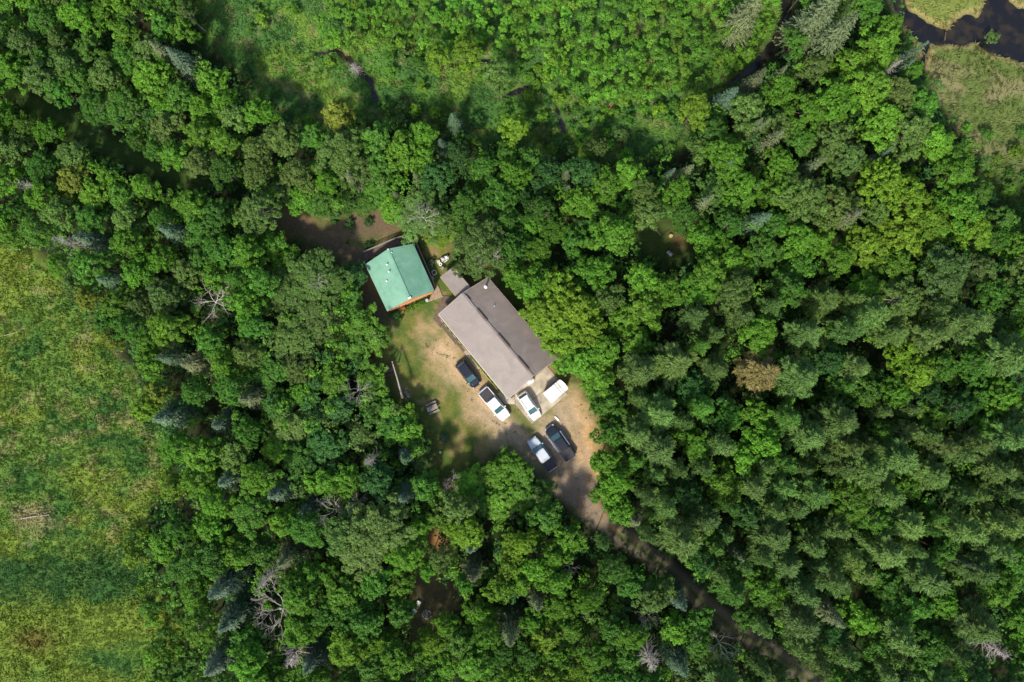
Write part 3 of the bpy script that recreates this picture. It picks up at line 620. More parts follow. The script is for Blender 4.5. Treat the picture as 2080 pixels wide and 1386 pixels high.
for a in [(417, 612, 42, 11, False, 'bare grey dead tree with many upright limbs near the meadow edge', 1), (716, 796, 30, 11, False, 'pale bare treetop among green crowns left of the picnic table', 0), (664, 1048, 30, 12, False, 'bleached bare dead tree beside a blue-green spruce, lower left woods', 3),
          (714, 1034, 20, 12, False, 'small bleached bare treetop right of a larger dead tree', 1), (914, 988, 17, 12, False, 'small white bare treetop just below the shaded lawn', 3), (552, 1258, 62, 12, False, 'largest bare brown dead tree with wide twiggy crown, bottom left woods', 0), (1161, 1168, 20, 11, False, 'small bare grey tree in the woods below the driveway', 2),
          (1329, 1270, 24, 12, False, 'bare grey twiggy tree between bottom centre spruces', 0), (1481, 1336, 28, 13, False, 'white bare dead tree beside the driveway near the bottom edge', 1), (852, 430, 32, 15, False, 'bare branch top rising from an olive crown above the cabin', 0), (985, 503, 28, 15, False, 'white bare branches rising from the crown above the brown house', 3), (628, 570, 20, 13, False, 'thin bare white branches in the crown left of the cabin', 1),
          (48, 376, 26, 11, True, 'grey dead conifer near the left edge above the meadow', 0), (122, 490, 34, 11, True, 'large silver-grey dead conifer at the top corner of the meadow', 1), (748, 940, 24, 11, True, 'grey dead conifer in the woods below the picnic table', 2), (532, 1186, 32, 11, True, 'grey dead conifer with radiating twigs above the largest dead tree', 0),
          (588, 1342, 42, 11, True, 'reddish-grey dead conifer near the bottom edge, left of centre', 1), (1324, 1348, 44, 12, True, 'pale dead conifer with starburst branches at the bottom edge', 2), (2036, 1326, 46, 12, True, 'pale dead conifer in the bottom right corner', 0), (1818, 132, 30, 11, True, 'pale dead conifer leaning over the marsh near the pond', 1), (720, 137, 26, 2.5, True, 'low tangle of dead grey brush beside the thin rill', 2)]:
    bare(a[0], a[1], a[2], a[3], a[4], a[5], a[6])
_h = 13.0; put_tree(P_PINE[1], 'pine_tree', 'tree', 'feathery pines of the right-hand woods', 1548, 756, 44 * S * 0.9, 'u', _h, 0.75, label='golden brown dying tree standing alone among green pines'); PLACED.append((1548, 756, 44))
HAND = [ # round the buildings
 (1128, 590, 44, 'y', 0), (1170, 625, 46, 'y', 0), (1108, 640, 42, 'y', 0), (1150, 680, 46, 'y', 0), (1196, 668, 34, 'y', 0), (1178, 735, 40, 'g', 0), (1215, 770, 40, 'g', 0), (1082, 575, 34, 'g', 0), (1048, 560, 30, 'g', 0), (1226, 710, 34, 'g', 0),
 (978, 497, 52, 'o', 1), (1036, 505, 34, 'm', 0), (942, 542, 20, 'o', 1), (852, 432, 54, 'o', 1), (800, 425, 30, 'g', 0), (905, 450, 30, 'o', 1), (895, 480, 22, 'y', 0),
 (690, 310, 46, 'o', 1), (725, 345, 36, 'o', 1), (815, 306, 36, 'g', 0), (640, 560, 54, 'o', 1), (590, 590, 48, 'o', 1), (650, 640, 48, 'o', 1), (590, 680, 46, 'o', 1), (700, 600, 34, 'm', 0), (715, 560, 26, 'd', 0), (730, 660, 40, 'g', 0), (755, 690, 30, 'g', 0), (720, 710, 34, 'm', 0), (690, 690, 34, 'g', 1),
 (754, 772, 26, 'g', 0), (772, 800, 20, 'g', 0), (788, 834, 24, 'g', 0), (828, 845, 20, 'y', 0), (830, 880, 24, 'g', 0), (800, 870, 26, 'm', 0), (760, 830, 30, 'm', 0), (848, 905, 22, 'm', 0), (548, 500, 28, 'g', 0), (520, 430, 40, 'o', 1), (612, 406, 30, 'g', 0), (650, 412, 28, 'm', 0),
 (960, 985, 34, 'g', 0), (1010, 965, 36, 'g', 0), (1045, 950, 30, 'g', 0), (1062, 1000, 38, 'g', 0), (1010, 1020, 36, 'g', 0), (930, 1035, 34, 'o', 0), (1095, 1005, 26, 'm', 0), (1105, 1050, 28, 'm', 0), (945, 1080, 34, 'y', 0), (1155, 1095, 26, 'g', 0), (760, 1080, 64, 'o', 1), (735, 1125, 50, 'o', 1), (700, 1085, 44, 'o', 1), (820, 1130, 38, 'g', 1), (890, 1135, 26, 'o', 1), (868, 1155, 18, 'g', 0),
 (1235, 940, 30, 'g', 0), (1250, 985, 32, 'g', 0), (1225, 1000, 22, 'g', 0), (1260, 1040, 26, 'g', 0), (1240, 880, 30, 'm', 0), (1235, 820, 32, 'm', 0),
 # solitary crowns
 (1046, 260, 27, 'y', 0), (686, 230, 27, 'w', 0), (886, 116, 22, 'y', 0), (948, 108, 28, 'y', 0), (1215, 300, 20, 'o', 1), (430, 165, 26, 'g', 0), (146, 366, 28, 'w', 0), (176, 606, 22, 'w', 0), (228, 690, 18, 'w', 0), (296, 830, 24, 'y', 0), (318, 800, 22, 'w', 0), (350, 990, 26, 'y', 0), (1008, 150, 26, 'o', 0),
 # upper right
 (1790, 95, 42, 'g', 0), (1765, 175, 46, 'g', 0), (1700, 205, 46, 'g', 0), (1640, 225, 44, 'g', 0), (1590, 180, 30, 'g', 0), (1690, 280, 44, 'o', 0), (1720, 320, 36, 'o', 0), (1800, 250, 40, 'g', 0), (1850, 265, 48, 'o', 0), (1900, 290, 44, 'g', 0), (1480, 320, 40, 'g', 0), (1510, 380, 40, 'g', 0), (1480, 300, 30, 'g', 0), (1410, 225, 34, 'y', 0), (1800, 375, 46, 'y', 0), (1850, 400, 44, 'y', 0), (1760, 500, 40, 'y', 0), (1830, 480, 46, 'y', 0), (1890, 450, 46, 'y', 0), (1950, 430, 48, 'g', 0), (1980, 470, 34, 'y', 0), (1640, 400, 50, 'o', 0), (1700, 420, 46, 'o', 0), (1600, 390, 40, 'g', 0), (1920, 560, 52, 'p', 1), (1830, 610, 44, 'o', 1), (1440, 560, 40, 'g', 0), (1420, 590, 34, 'g', 0), (1540, 680, 38, 'g', 0), (1730, 1015, 46, 'g', 0), (1860, 760, 38, 'y', 0), (1840, 720, 34, 'y', 0), (1010, 400, 36, 'm', 0),
]
for x, y, r, t, s in HAND: broad(x, y, r, t, bool(s))

# ------------------------------------------------------------------ the rest of the woods
def open_d(x, y):
    """>0 where no tree crown may stand (pixels)"""
    x = np.atleast_1d(np.asarray(x, float)); y = np.atleast_1d(np.asarray(y, float))
    d = sdf_poly(MEADOW, x, y)
    for p in (MARSH, MARSH_E, CLEAR, CLEAR2, CLEAR3): d = np.maximum(d, sdf_poly(p, x, y))
    d = np.maximum(d, sdf_line(TRAIL, x, y)); d = np.maximum(d, sdf_line(DRIVE, x, y) - 1); d = np.maximum(d, sdf_line(STREAM, x, y) + 6)
    return d
def choose(px, py):
    """kind, tone, radius range for a spot in the woods"""
    u = rng.random(); v = rng.random()
    if px > 1210 and py > 600 and (px + py > 1950) and not (px < 1450 and py > 1150):
        if py > 1180: f = 0.45
        elif px > 1900 and py < 850: f = 0.35
        elif px > 1780 and py < 900: f = 0.45
        else: f = 0.8
        if u < f: return 'P', 'p' if v < 0.72 else 'o' if v < 0.86 else 'm', 19, 46
        return ('S' if v > 0.6 else 'B'), 'g' if v < 0.35 else 'm' if v < 0.7 else 'd', 24, 40
    if px > 1210: return ('S' if u < 0.38 else 'B'), 'g' if v < 0.35 else 'm' if v < 0.75 else 'o', 26, 44
    if py < 430 and px > 640: return ('S' if u < 0.33 else 'B'), 'm' if v < 0.5 else 'd' if v < 0.7 else 'g', 22, 36
    if px < 640 and py < 640: return ('S' if u < 0.33 else 'B'), 'g' if v < 0.5 else 'm' if v < 0.8 else 'o', 22, 38
    if py > 1000: return ('S' if u < 0.33 else 'B'), 'g' if v < 0.55 else 'm' if v < 0.85 else 'y', 24, 40
    return ('S' if u < 0.45 else 'B'), 'g' if v < 0.4 else 'm' if v < 0.75 else 'd' if v < 0.85 else 'o', 24, 40
def clash(px, py, r, k=0.76):
    for (x, y, q) in PLACED:
        if (px - x) ** 2 + (py - y) ** 2 < (k * (r + q)) ** 2: return True
    return False
OUT = []
cand = [(rng.uniform(-25, 2105), rng.uniform(-25, 1411)) for _ in range(9000)]
opend = open_d([c[0] for c in cand], [c[1] for c in cand])
for (px, py), od in zip(cand, opend):
    k, t, r0, r1 = choose(px, py); r = rng.uniform(r0, r1)
    if od > -0.8 * r: 
        r *= 0.7
        if od > -0.8 * r: continue
    if clash(px, py, r): continue
    if k == 'P': pine(px, py, r, t)
    else: broad(px, py, r, t, k == 'S')
# saplings: the thicket along the top and bits of the wet meadow
SAPS = []
THICKET = [(680, -20), (1578, -20), (1585, 60), (1540, 130), (1440, 176), (1330, 205), (1200, 190), (1110, 130), (1060, 95), (960, 70), (900, 95), (830, 80), (690, 95), (640, 40)]
cx = rng.uniform(630, 1590, 6000); cy = rng.uniform(-15, 215, 6000); sd_ = sdf_poly(THICKET, cx, cy); sw = sdf_line(STREAM, cx, cy)
for x, y, d, w_ in zip(cx, cy, sd_, sw):
    if len(SAPS) >= 295: break
    if d < -4 or w_ > -12: continue
    r = rng.uniform(9, 19)
    if any((x - a) ** 2 + (y - b) ** 2 < (0.78 * (r + c)) ** 2 for a, b, c in SAPS) or clash(x, y, r, 0.7): continue
    SAPS.append((x, y, r)); h = rng.uniform(3.0, 7.0)
    put_tree(P_SAP[rng.integers(4)], 'young_aspen_tree', 'sapling', 'young aspens of the thicket along the top', x, y, r * S, 'g' if rng.random() < 0.7 else 'y', h, 0.85, 1.05, parts=False, col=np.array((0.108, 0.275, 0.026)) if rng.random() < 0.75 else np.array((0.132, 0.280, 0.026)))
SHR = []
def shrub(x, y, r, tone, h=None, col=None, label=None):
    h = h or r * S * rng.uniform(1.3, 2.0)
    SHR.append((x, y, r)); put_tree(P_SHRUB[rng.integers(4)], 'leafy_shrub', 'shrub', 'shrubs in the open wet meadows and at the wood edges', x, y, r * S, tone, h, 0.7, 1.1, parts=False, col=col, label=label)
cx = rng.uniform(395, 1500, 4000); cy = rng.uniform(-10, 330, 4000); dm = sdf_poly(MARSH, cx, cy); dt = sdf_poly(THICKET, cx, cy); dw = water_d(cx, cy)
for x, y, d, t, w_ in zip(cx, cy, dm, dt, dw):
    if len(SHR) >= 150: break
    if d < -10 or t > -2 or w_ > -8: continue
    dens = fbm(np.array([x / 50.0]), np.array([y / 50.0]), 3)[0] + (0.16 if x > 1020 and y < 260 else 0) + (0.12 if y > 215 else 0) - (0.22 if x < 670 else 0)
    if dens < 0.52: continue
    r = rng.uniform(10, 20)
    if any((x - a) ** 2 + (y - b) ** 2 < (0.8 * (r + c)) ** 2 for a, b, c in SHR) or clash(x, y, r, 0.7): continue
    shrub(x, y, r, rng.choice(['m', 'g', 'd', 'o', 'y'], p=[.3, .25, .25, .12, .08]))
cx = rng.uniform(240, 440, 1200); cy = rng.uniform(1060, 1400, 1200); n0 = len(SHR)
for x, y in zip(cx, cy):
    if len(SHR) - n0 > 60: break
    if sdf_poly([(250, 1085), (440, 1070), (420, 1400), (310, 1400), (290, 1260)], np.array([x]), np.array([y]))[0] < 0: continue
    r = rng.uniform(13, 24)
    if any((x - a) ** 2 + (y - b) ** 2 < (0.75 * (r + c)) ** 2 for a, b, c in SHR) or clash(x, y, r, 0.6): continue
    shrub(x, y, r, rng.choice(['m', 'g', 'y', 'w'], p=[.4, .35, .15, .1]), rng.uniform(1.8, 3.6))
cx = rng.uniform(1960, 2090, 500); cy = rng.uniform(260, 480, 500); n0 = len(SHR)
for x, y in zip(cx, cy):
    if len(SHR) - n0 > 24: break
    r = rng.uniform(10, 18)
    if sdf_poly(MARSH_E, np.array([x]), np.array([y]))[0] < 0 or any((x - a) ** 2 + (y - b) ** 2 < (1.2 * (r + c)) ** 2 for a, b, c in SHR): continue
    shrub(x, y, r, rng.choice(['g', 'm', 'y']))
shrub(2018, 74, 17, 'o', 1.6, label='lone round shrub at the pond edge')
open('/tmp/counts.txt','w').write(str(COUNT)) if False else None; print('counts', COUNT)

# ------------------------------------------------------------------ woods outside the frame, undergrowth, grass (not countable)
Q = []; T = []; FC = []
mg = [(rng.uniform(-330, 2410), rng.uniform(-260, 1650)) for _ in range(3500)]; mo = open_d([m[0] for m in mg], [m[1] for m in mg]); acc = []
for (x, y), od in zip(mg, mo):
    if -32 < x < 2112 and -32 < y < 1418: continue
    r = rng.uniform(30, 42)
    if od > -0.6 * r or any((x - a) ** 2 + (y - b) ** 2 < (0.85 * (r + c)) ** 2 for a, b, c in acc) or clash(x, y, r, 0.85): continue
    acc.append((x, y, r)); h = rng.uniform(9, 14); R = r * S; p = W(x, y, h * .8); n = 46
    d = rdir(n * 2, rng); d = d[d[:, 2] > -0.2][:n]; cc = np.array((p[0], p[1], h - R)) + d * R * rng.uniform(0.7, 1.0, (len(d), 1))
    q, t = cluster_leaves(cc, np.full(len(cc), 0.7), d, 14, rng, 0.5); c = np.array(TONES[rng.choice(['g', 'm', 'o'])][0]); Q.append(q); T.append(t); FC.append(np.tile(c, (len(t), 1)))
tag(link(bpy.data.objects.new('surrounding_forest', card_mesh('surrounding_forest', np.concatenate(Q), np.concatenate(T), LEAF_STUFF, np.concatenate(FC)))), 'green woods carrying on all round beyond the clearings', 'forest', None, 'stuff')
print('margin trees', len(acc))
# undergrowth on the forest floor
ux = rng.uniform(-120, 2200, 15000); uy = rng.uniform(-110, 1500, 15000); uo = open_d(ux, uy)
dec = np.maximum(sdf_poly(CLEAR, ux, uy) + 16, sdf_line(DRIVE, ux, uy) + 6); keep = (uo < -6) & (dec < 0) & (sdf_line(TRAIL, ux, uy) < -8) & (water_d(ux, uy) < -8)
ux, uy = ux[keep][:6000], uy[keep][:6000]; n = len(ux); hh = rng.uniform(0.4, 3.4, n) * (0.5 + fbm(ux / 60, uy / 60, 3))
k = 6; cc = np.repeat(np.stack([(ux - 1040) * S, (693 - uy) * S, hh], 1), k, 0) + rng.normal(size=(n * k, 3)) * np.array((0.55, 0.55, 0.25)); cc[:, 2] = np.maximum(cc[:, 2], 0.2)
d = rdir(n * k, rng); d[:, 2] = np.abs(d[:, 2]); q, t = cluster_leaves(cc, rng.uniform(0.3, 0.6, n * k), d, 5, rng, 0.40)
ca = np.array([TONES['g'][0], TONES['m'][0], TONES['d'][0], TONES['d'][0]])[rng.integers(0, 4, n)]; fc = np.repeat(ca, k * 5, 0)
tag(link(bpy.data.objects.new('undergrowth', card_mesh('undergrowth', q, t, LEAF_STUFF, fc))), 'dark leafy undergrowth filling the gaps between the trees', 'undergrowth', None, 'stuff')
# low trees and tall brush under the main canopy
ux = rng.uniform(-120, 2200, 5200); uy = rng.uniform(-110, 1500, 5200); uo = open_d(ux, uy)
keep = (uo < -16) & (sdf_poly(CLEAR, ux, uy) < -22) & (sdf_line(DRIVE, ux, uy) < -14) & (sdf_line(TRAIL, ux, uy) < -12)
ux, uy = ux[keep][:1900], uy[keep][:1900]; n = len(ux); hh = rng.uniform(4.0, 8.0, n); k = 14; rr = rng.uniform(0.7, 1.5, n)
d = rdir(n * k, rng); d[:, 2] = np.abs(d[:, 2]); kk = (HC - hh) / HC
cc = np.repeat(np.stack([(ux - 1040) * S * kk, (693 - uy) * S * kk, hh - rr], 1), k, 0) + d * np.repeat(rr, k)[:, None] * rng.uniform(0.4, 1.0, (n * k, 1))
q, t = cluster_leaves(cc, rng.uniform(0.3, 0.55, n * k), d, 8, rng, 0.33)
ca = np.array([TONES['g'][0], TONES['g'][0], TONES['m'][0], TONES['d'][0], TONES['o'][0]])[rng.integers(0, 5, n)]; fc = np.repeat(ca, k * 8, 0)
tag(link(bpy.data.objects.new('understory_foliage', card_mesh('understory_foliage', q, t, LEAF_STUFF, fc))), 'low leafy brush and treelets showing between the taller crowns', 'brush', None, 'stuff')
# grass
def grass(name, label, polys, n, hgt, colf, lean, per=5, excl=None, width=0.10):
    xs = rng.uniform(-60, 2140, n * 6); ys = rng.uniform(-60, 1446, n * 6); ok = np.zeros(len(xs), bool)
    for p in polys: ok |= sdf_poly(p, xs, ys) + (fbm(xs / 30, ys / 30, 3) - 0.5) * 30 > 0
    ok &= water_d(xs, ys) < -2
    if excl is not None: ok &= excl(xs, ys)
    xs, ys = xs[ok][:n], ys[ok][:n]; m = len(xs); colv, z, _ = terrain(xs, ys); c = colf(xs, ys, colv)
    base = np.stack([(xs - 1040) * S, (693 - ys) * S, z], 1); base = np.repeat(base, per, 0) + rng.normal(size=(m * per, 3)) * np.array((0.16, 0.16, 0))
    ang = lean(np.repeat(xs, per), np.repeat(ys, per)) + rng.normal(size=m * per) * 0.9; H = hgt * 0.55 * rng.uniform(0.6, 1.4, m * per); out = H * rng.uniform(0.9, 2.2, m * per)
    dirv = np.stack([np.cos(ang), np.sin(ang), np.zeros(m * per)], 1); sdv = np.stack([-np.sin(ang), np.cos(ang), np.zeros(m * per)], 1)
    wdt = width * rng.uniform(0.6, 1.4, m * per)[:, None]; mid_ = base + dirv * out[:, None] * 0.45 + np.array((0, 0, 1)) * (H * 0.75)[:, None]; tip = base + dirv * out[:, None] + np.array((0, 0, 1)) * (H * 0.8)[:, None]
    qv = np.stack([base - sdv * wdt * .5, base + sdv * wdt * .5, mid_ + sdv * wdt * .5, tip], 1)
    t = np.clip(rng.normal(1, 0.12, m).repeat(per) * rng.normal(1, 0.12, m * per), 0.55, 1.5)
    tag(link(bpy.data.objects.new(name, card_mesh(name, qv, t, LEAF_STUFF, np.repeat(c, per, 0)))), label, 'grass', None, 'stuff')
def lean1(x, y): return fbm(x / 60, y / 60, 2) * 9.0
grass('meadow_grass', 'tall meadow grass along the left side', [MEADOW], 26000, 0.45, lambda x, y, c: c * 1.25, lean1)
grass('wet_meadow_grass', 'lush green grass of the wet meadow along the top', [MARSH], 18000, 0.5, lambda x, y, c: c * 1.3, lean1)
grass('pond_grass', 'tan and green marsh grass round the pond', [MARSH_E], 11000, 0.55, lambda x, y, c: c * 1.25, lean1)
grass('lawn_grass', 'thin patchy lawn grass in the clearing', [CLEAR], 9000, 0.09, lambda x, y, c: c * 1.05, lean1, 4, lambda x, y: (sdf_poly(LOT, x, y) < -4) & (sdf_line(DRIVE, x, y) < -2) & (sdf_line(PATH, x, y) < 0), 0.06)

grass('yard_weeds', 'scattered weed tufts in the sandy yard', [LOT], 1300, 0.22, lambda x, y, c: np.tile(np.array((0.10, 0.13, 0.03)), (len(x), 1)) * rng.uniform(0.7, 1.4, (len(x), 1)), lean1, 7, lambda x, y: (fbm(x / 14, y / 14, 3) > 0.53), 0.07)

#BUILDINGS
def V(px, py, z): return Vector(W(px, py, z))
def roof_slab(name, corners, t, mat, parent): return MB().slab(ccw([tuple(c) for c in corners]), t).build(name, mat, parent)
def ribs(name, e0, e1, r0, r1, step, mat, parent, w=0.09, h=0.03):
    """raised seams running down a roof slope from ridge (r0-r1) to eave (e0-e1), joined: too fine to pick apart"""
    mb = MB(); n = int((e1 - e0).length / step); up = Vector((0, 0, h * 0.4))
    for i in range(1, n):
        t = i / n; mb.bar(e0.lerp(e1, t) + up, r0.lerp(r1, t) + up, w, h)
    return tag(mb.build(name, mat, parent), kind='stuff')
def wall_panel(mb, a, b, z0, z1, t=0.14):
    a = Vector((a[0], a[1], 0)); b = Vector((b[0], b[1], 0)); d = (b - a).normalized(); n = Vector((-d.y, d.x, 0)) * t * 0.5
    vs = []
    for z in (z0, z1): vs += [(a - n).to_tuple()[:2] + (z,), (b - n).to_tuple()[:2] + (z,), (b + n).to_tuple()[:2] + (z,), (a + n).to_tuple()[:2] + (z,)]
    mb.add(vs, [(3, 2, 1, 0), (4, 5, 6, 7), (0, 1, 5, 4), (1, 2, 6, 5), (2, 3, 7, 6), (3, 0, 4, 7)])
def opening(name, a, b, f, w, zc, hgt, parent, mat, out, frame=True, handle=False):
    """window or door set proud on the wall from a to b; f is where along it, out the outward direction"""
    a = Vector((a[0], a[1], 0)); b = Vector((b[0], b[1], 0)); d = (b - a).normalized(); c = a.lerp(b, f) + out * 0.09; rz = math.atan2(d.y, d.x)
    o = MB().box((c.x, c.y, zc), (w, 0.05, hgt), rz).build(name, mat, parent)
    if frame:
        mb = MB()
        for sx in (-1, 1): q = c + d * (sx * (w / 2 + 0.04)); mb.box((q.x, q.y, zc), (0.08, 0.09, hgt + 0.16), rz)
        for sz in (-1, 1): mb.box((c.x, c.y, zc + sz * (hgt / 2 + 0.04)), (w, 0.085, 0.08), rz)
        mb.build('frame', TRIM, o)
    if handle:
        q = c + d * (w * 0.4) + out * 0.05; MB().box((q.x, q.y, zc - 0.05), (0.12, 0.05, 0.05), rz).build('handle', METAL_GREY, o)
    return o
def lerp2(a, b, t): return Vector(a).lerp(Vector(b), t)
def inset_quad(pts, m):
    c = sum((Vector(p) for p in pts), Vector()) / 4.0; return [Vector(p) + (c - Vector(p)).normalized() * m for p in pts]

# ---- brown-roofed house
def house():
    ze, zr = 2.75, 4.1
    fe0, fe1 = V(891.2, 639.2, ze), V(1032.5, 810.5, ze); be0, be1 = V(990.8, 564.4, ze), V(1130.8, 729.4, ze); r0, r1 = V(939.6, 596.2, zr), V(1082.3, 764.4, zr)
    root = empty('brown_roofed_house', ((fe0 + fe1 + be0 + be1) / 4).to_tuple()[:2] + (0,)); off = root.location.copy()
    P = lambda v: v - off
    fe0, fe1, be0, be1, r0, r1 = map(P, (fe0, fe1, be0, be1, r0, r1))
    tag(root, 'long brown house with ribbed metal gable roof and white chimney', 'house')
    f = roof_slab('roof_slope', [fe0, fe1, r1, r0], 0.14, ROOF_BROWN, root); ribs('seams', fe0, fe1, r0, r1, 0.42, ROOF_BROWN, f)
    b = roof_slab('roof_slope', [be1, be0, r0, r1], 0.14, ROOF_BROWN, root); ribs('seams', be0, be1, r0, r1, 0.42, ROOF_BROWN, b)
    ax = (r1 - r0).normalized(); up = Vector((0, 0, 1)); side = Vector((ax.y, -ax.x, 0)).normalized()
    if side.dot(be0 - fe0) < 0: side = -side
    MB().bar(r0 + up * 0.05, r1 + up * 0.05, 0.34, 0.05).build('ridge_cap', ROOF_BROWN, root)
    for a0, a1 in ((0.20, 0.34), (0.50, 0.66), (0.78, 0.93), (0.03, 0.10)):
        q = MB().bar(r0.lerp(r1, a0) + up * 0.16 + side * 0.08, r0.lerp(r1, a1) + up * 0.16 + side * 0.08, 0.26, 0.16).build('ridge_vent', DECK_DARK if a0 > 0.1 else ROOF_BROWN, root)  # dark vents carry the shadow of the raised ridge in their colour
    # pale edge trim and gutters
    for nm, p, q in (('gutter', fe0, fe1), ('gutter', be0, be1)): MB().bar(p - up * 0.12 + (p - r0).normalized() * 0.05, q - up * 0.12 + (q - r1).normalized() * 0.05, 0.11, 0.10).build(nm, TRIM, root)
    for p, q, e in ((fe0, r0, -1), (be0, r0, -1), (fe1, r1, 1), (be1, r1, 1)): MB().bar(p + ax * e * 0.05 - up * 0.08, q + ax * e * 0.05 - up * 0.08, 0.05, 0.18).build('fascia', TRIM, root)
    # walls, set in under the eaves
    w = [p.copy() for p in (fe0, fe1, be1, be0)]; c = sum(w, Vector()) / 4; sh = (w[3] - w[0]).normalized(); lo = (w[1] - w[0]).normalized()
    w[0] += sh * 1.25 + lo * 0.5; w[1] += sh * 1.25 - lo * 0.5; w[2] += -sh * 0.45 - lo * 0.5; w[3] += -sh * 0.45 + lo * 0.5
    for i in range(4): mb = MB(); wall_panel(mb, w[i], w[(i + 1) % 4], -0.1, ze - 0.12); mb.build('wall', SIDING, root)
    for i, rr in ((1, r1 - lo * 0.5), (3, r0 + lo * 0.5)):   # gable triangles
        a, b_ = w[i], w[(i + 1) % 4]; n = lo * 0.06; z = ze - 0.12; tp = Vector((rr.x, rr.y, zr - 0.3))
        tri = [Vector((a.x, a.y, z)), Vector((b_.x, b_.y, z)), tp]; MB().add([p - n for p in tri] + [p + n for p in tri], [(2, 1, 0), (3, 4, 5), (0, 1, 4, 3), (1, 2, 5, 4), (2, 0, 3, 5)]).build('gable', SIDING, root)
    out = -sh
    for fx in (0.18, 0.36, 0.72, 0.88): opening('window', w[0], w[1], fx, 1.1, 1.5, 1.0, root, GLASS, out)
    opening('door', w[0], w[1], 0.52, 0.95, 1.02, 2.05, root, WOOD_RED, out, True, True)
    opening('garage_door', w[1], w[2], 0.38, 2.7, 1.15, 2.2, root, METAL_WHITE, lo); opening('door', w[1], w[2], 0.80, 0.9, 1.02, 2.05, root, METAL_WHITE, lo, True, True)
    for fx in (0.25, 0.6): opening('window', w[2], w[3], fx, 1.2, 1.5, 1.0, root, GLASS, sh)
    # chimney with cap, and a thin vent pipe
    cp = P(V(986.5, 583, 3.2)); ch = MB(); ch.lathe([(0.13, -0.6), (0.13, 1.15)], cp, 12); o = ch.build('chimney', METAL_GREY, root, True)
    MB().lathe([(0.26, -0.12), (0.30, -0.05), (0.16, 0.06)], cp, 12).build('flashing', METAL_WHITE, o, True)
    MB().lathe([(0.10, 1.16), (0.24, 1.18), (0.24, 1.30), (0.04, 1.40)], cp, 12).build('cap', METAL_WHITE, o, True)
    cp = P(V(1004, 622, 3.35)); o = MB().lathe([(0.05, -0.5), (0.05, 0.55)], cp, 8).build('vent_pipe', METAL_WHITE, root); MB().lathe([(0.12, -0.15), (0.10, 0.02)], cp, 8).build('flashing', METAL_WHITE, o)
    # posts under the front eave
    for t in np.linspace(0.03, 0.97, 8):
        p = fe0.lerp(fe1, t) + sh * 0.25; MB().box((p.x, p.y, (ze - 0.2) / 2), (0.11, 0.11, ze - 0.2), math.atan2(lo.y, lo.x)).build('porch_post', WOOD_YEL, root)
    return fe0 + off, fe1 + off, sh.copy(), lo.copy()
FE0, FE1, HSH, HLO = house()
# low wing between the two buildings
def wing():
    z0, z1 = 2.35, 2.75
    a, b, c, d = V(920.8, 541.8, z1), V(894.4, 562.5, z0), V(929.5, 606.5, z0), V(957.5, 585.0, z1); root = empty('low_wing', ((a + b + c + d) / 4).to_tuple()[:2] + (0,)); off = root.location.copy()
    a, b, c, d = (p - off for p in (a, b, c, d)); tag(root, 'low shed-roofed wing joining the upper corner of the brown house', 'building')
    f = roof_slab('roof_slope', [a, b, c, d], 0.12, ROOF_BROWN, root); ribs('seams', b, c, a, d, 0.42, ROOF_BROWN, f)
    lo = (c - b).normalized(); lo.z = 0; sh = (a - b); sh.z = 0; sh.normalize(); w = [b + sh * .3 + lo * .3, c + sh * .3 - lo * .15, d - sh * .3 - lo * .15, a - sh * .3 + lo * .3]
    for i in range(4): mb = MB(); wall_panel(mb, w[i], w[(i + 1) % 4], -0.1, 2.2); mb.build('wall', SIDING, root)
    opening('door', w[0], w[1], 0.5, 0.9, 1.0, 2.0, root, WOOD_RED, -sh, True, True)
    MB().bar(b - Vector((0, 0, .1)) - sh * 0.05, c - Vector((0, 0, .1)) - sh * 0.05, 0.06, 0.16).build('fascia', WOOD_YEL, root)
wing()
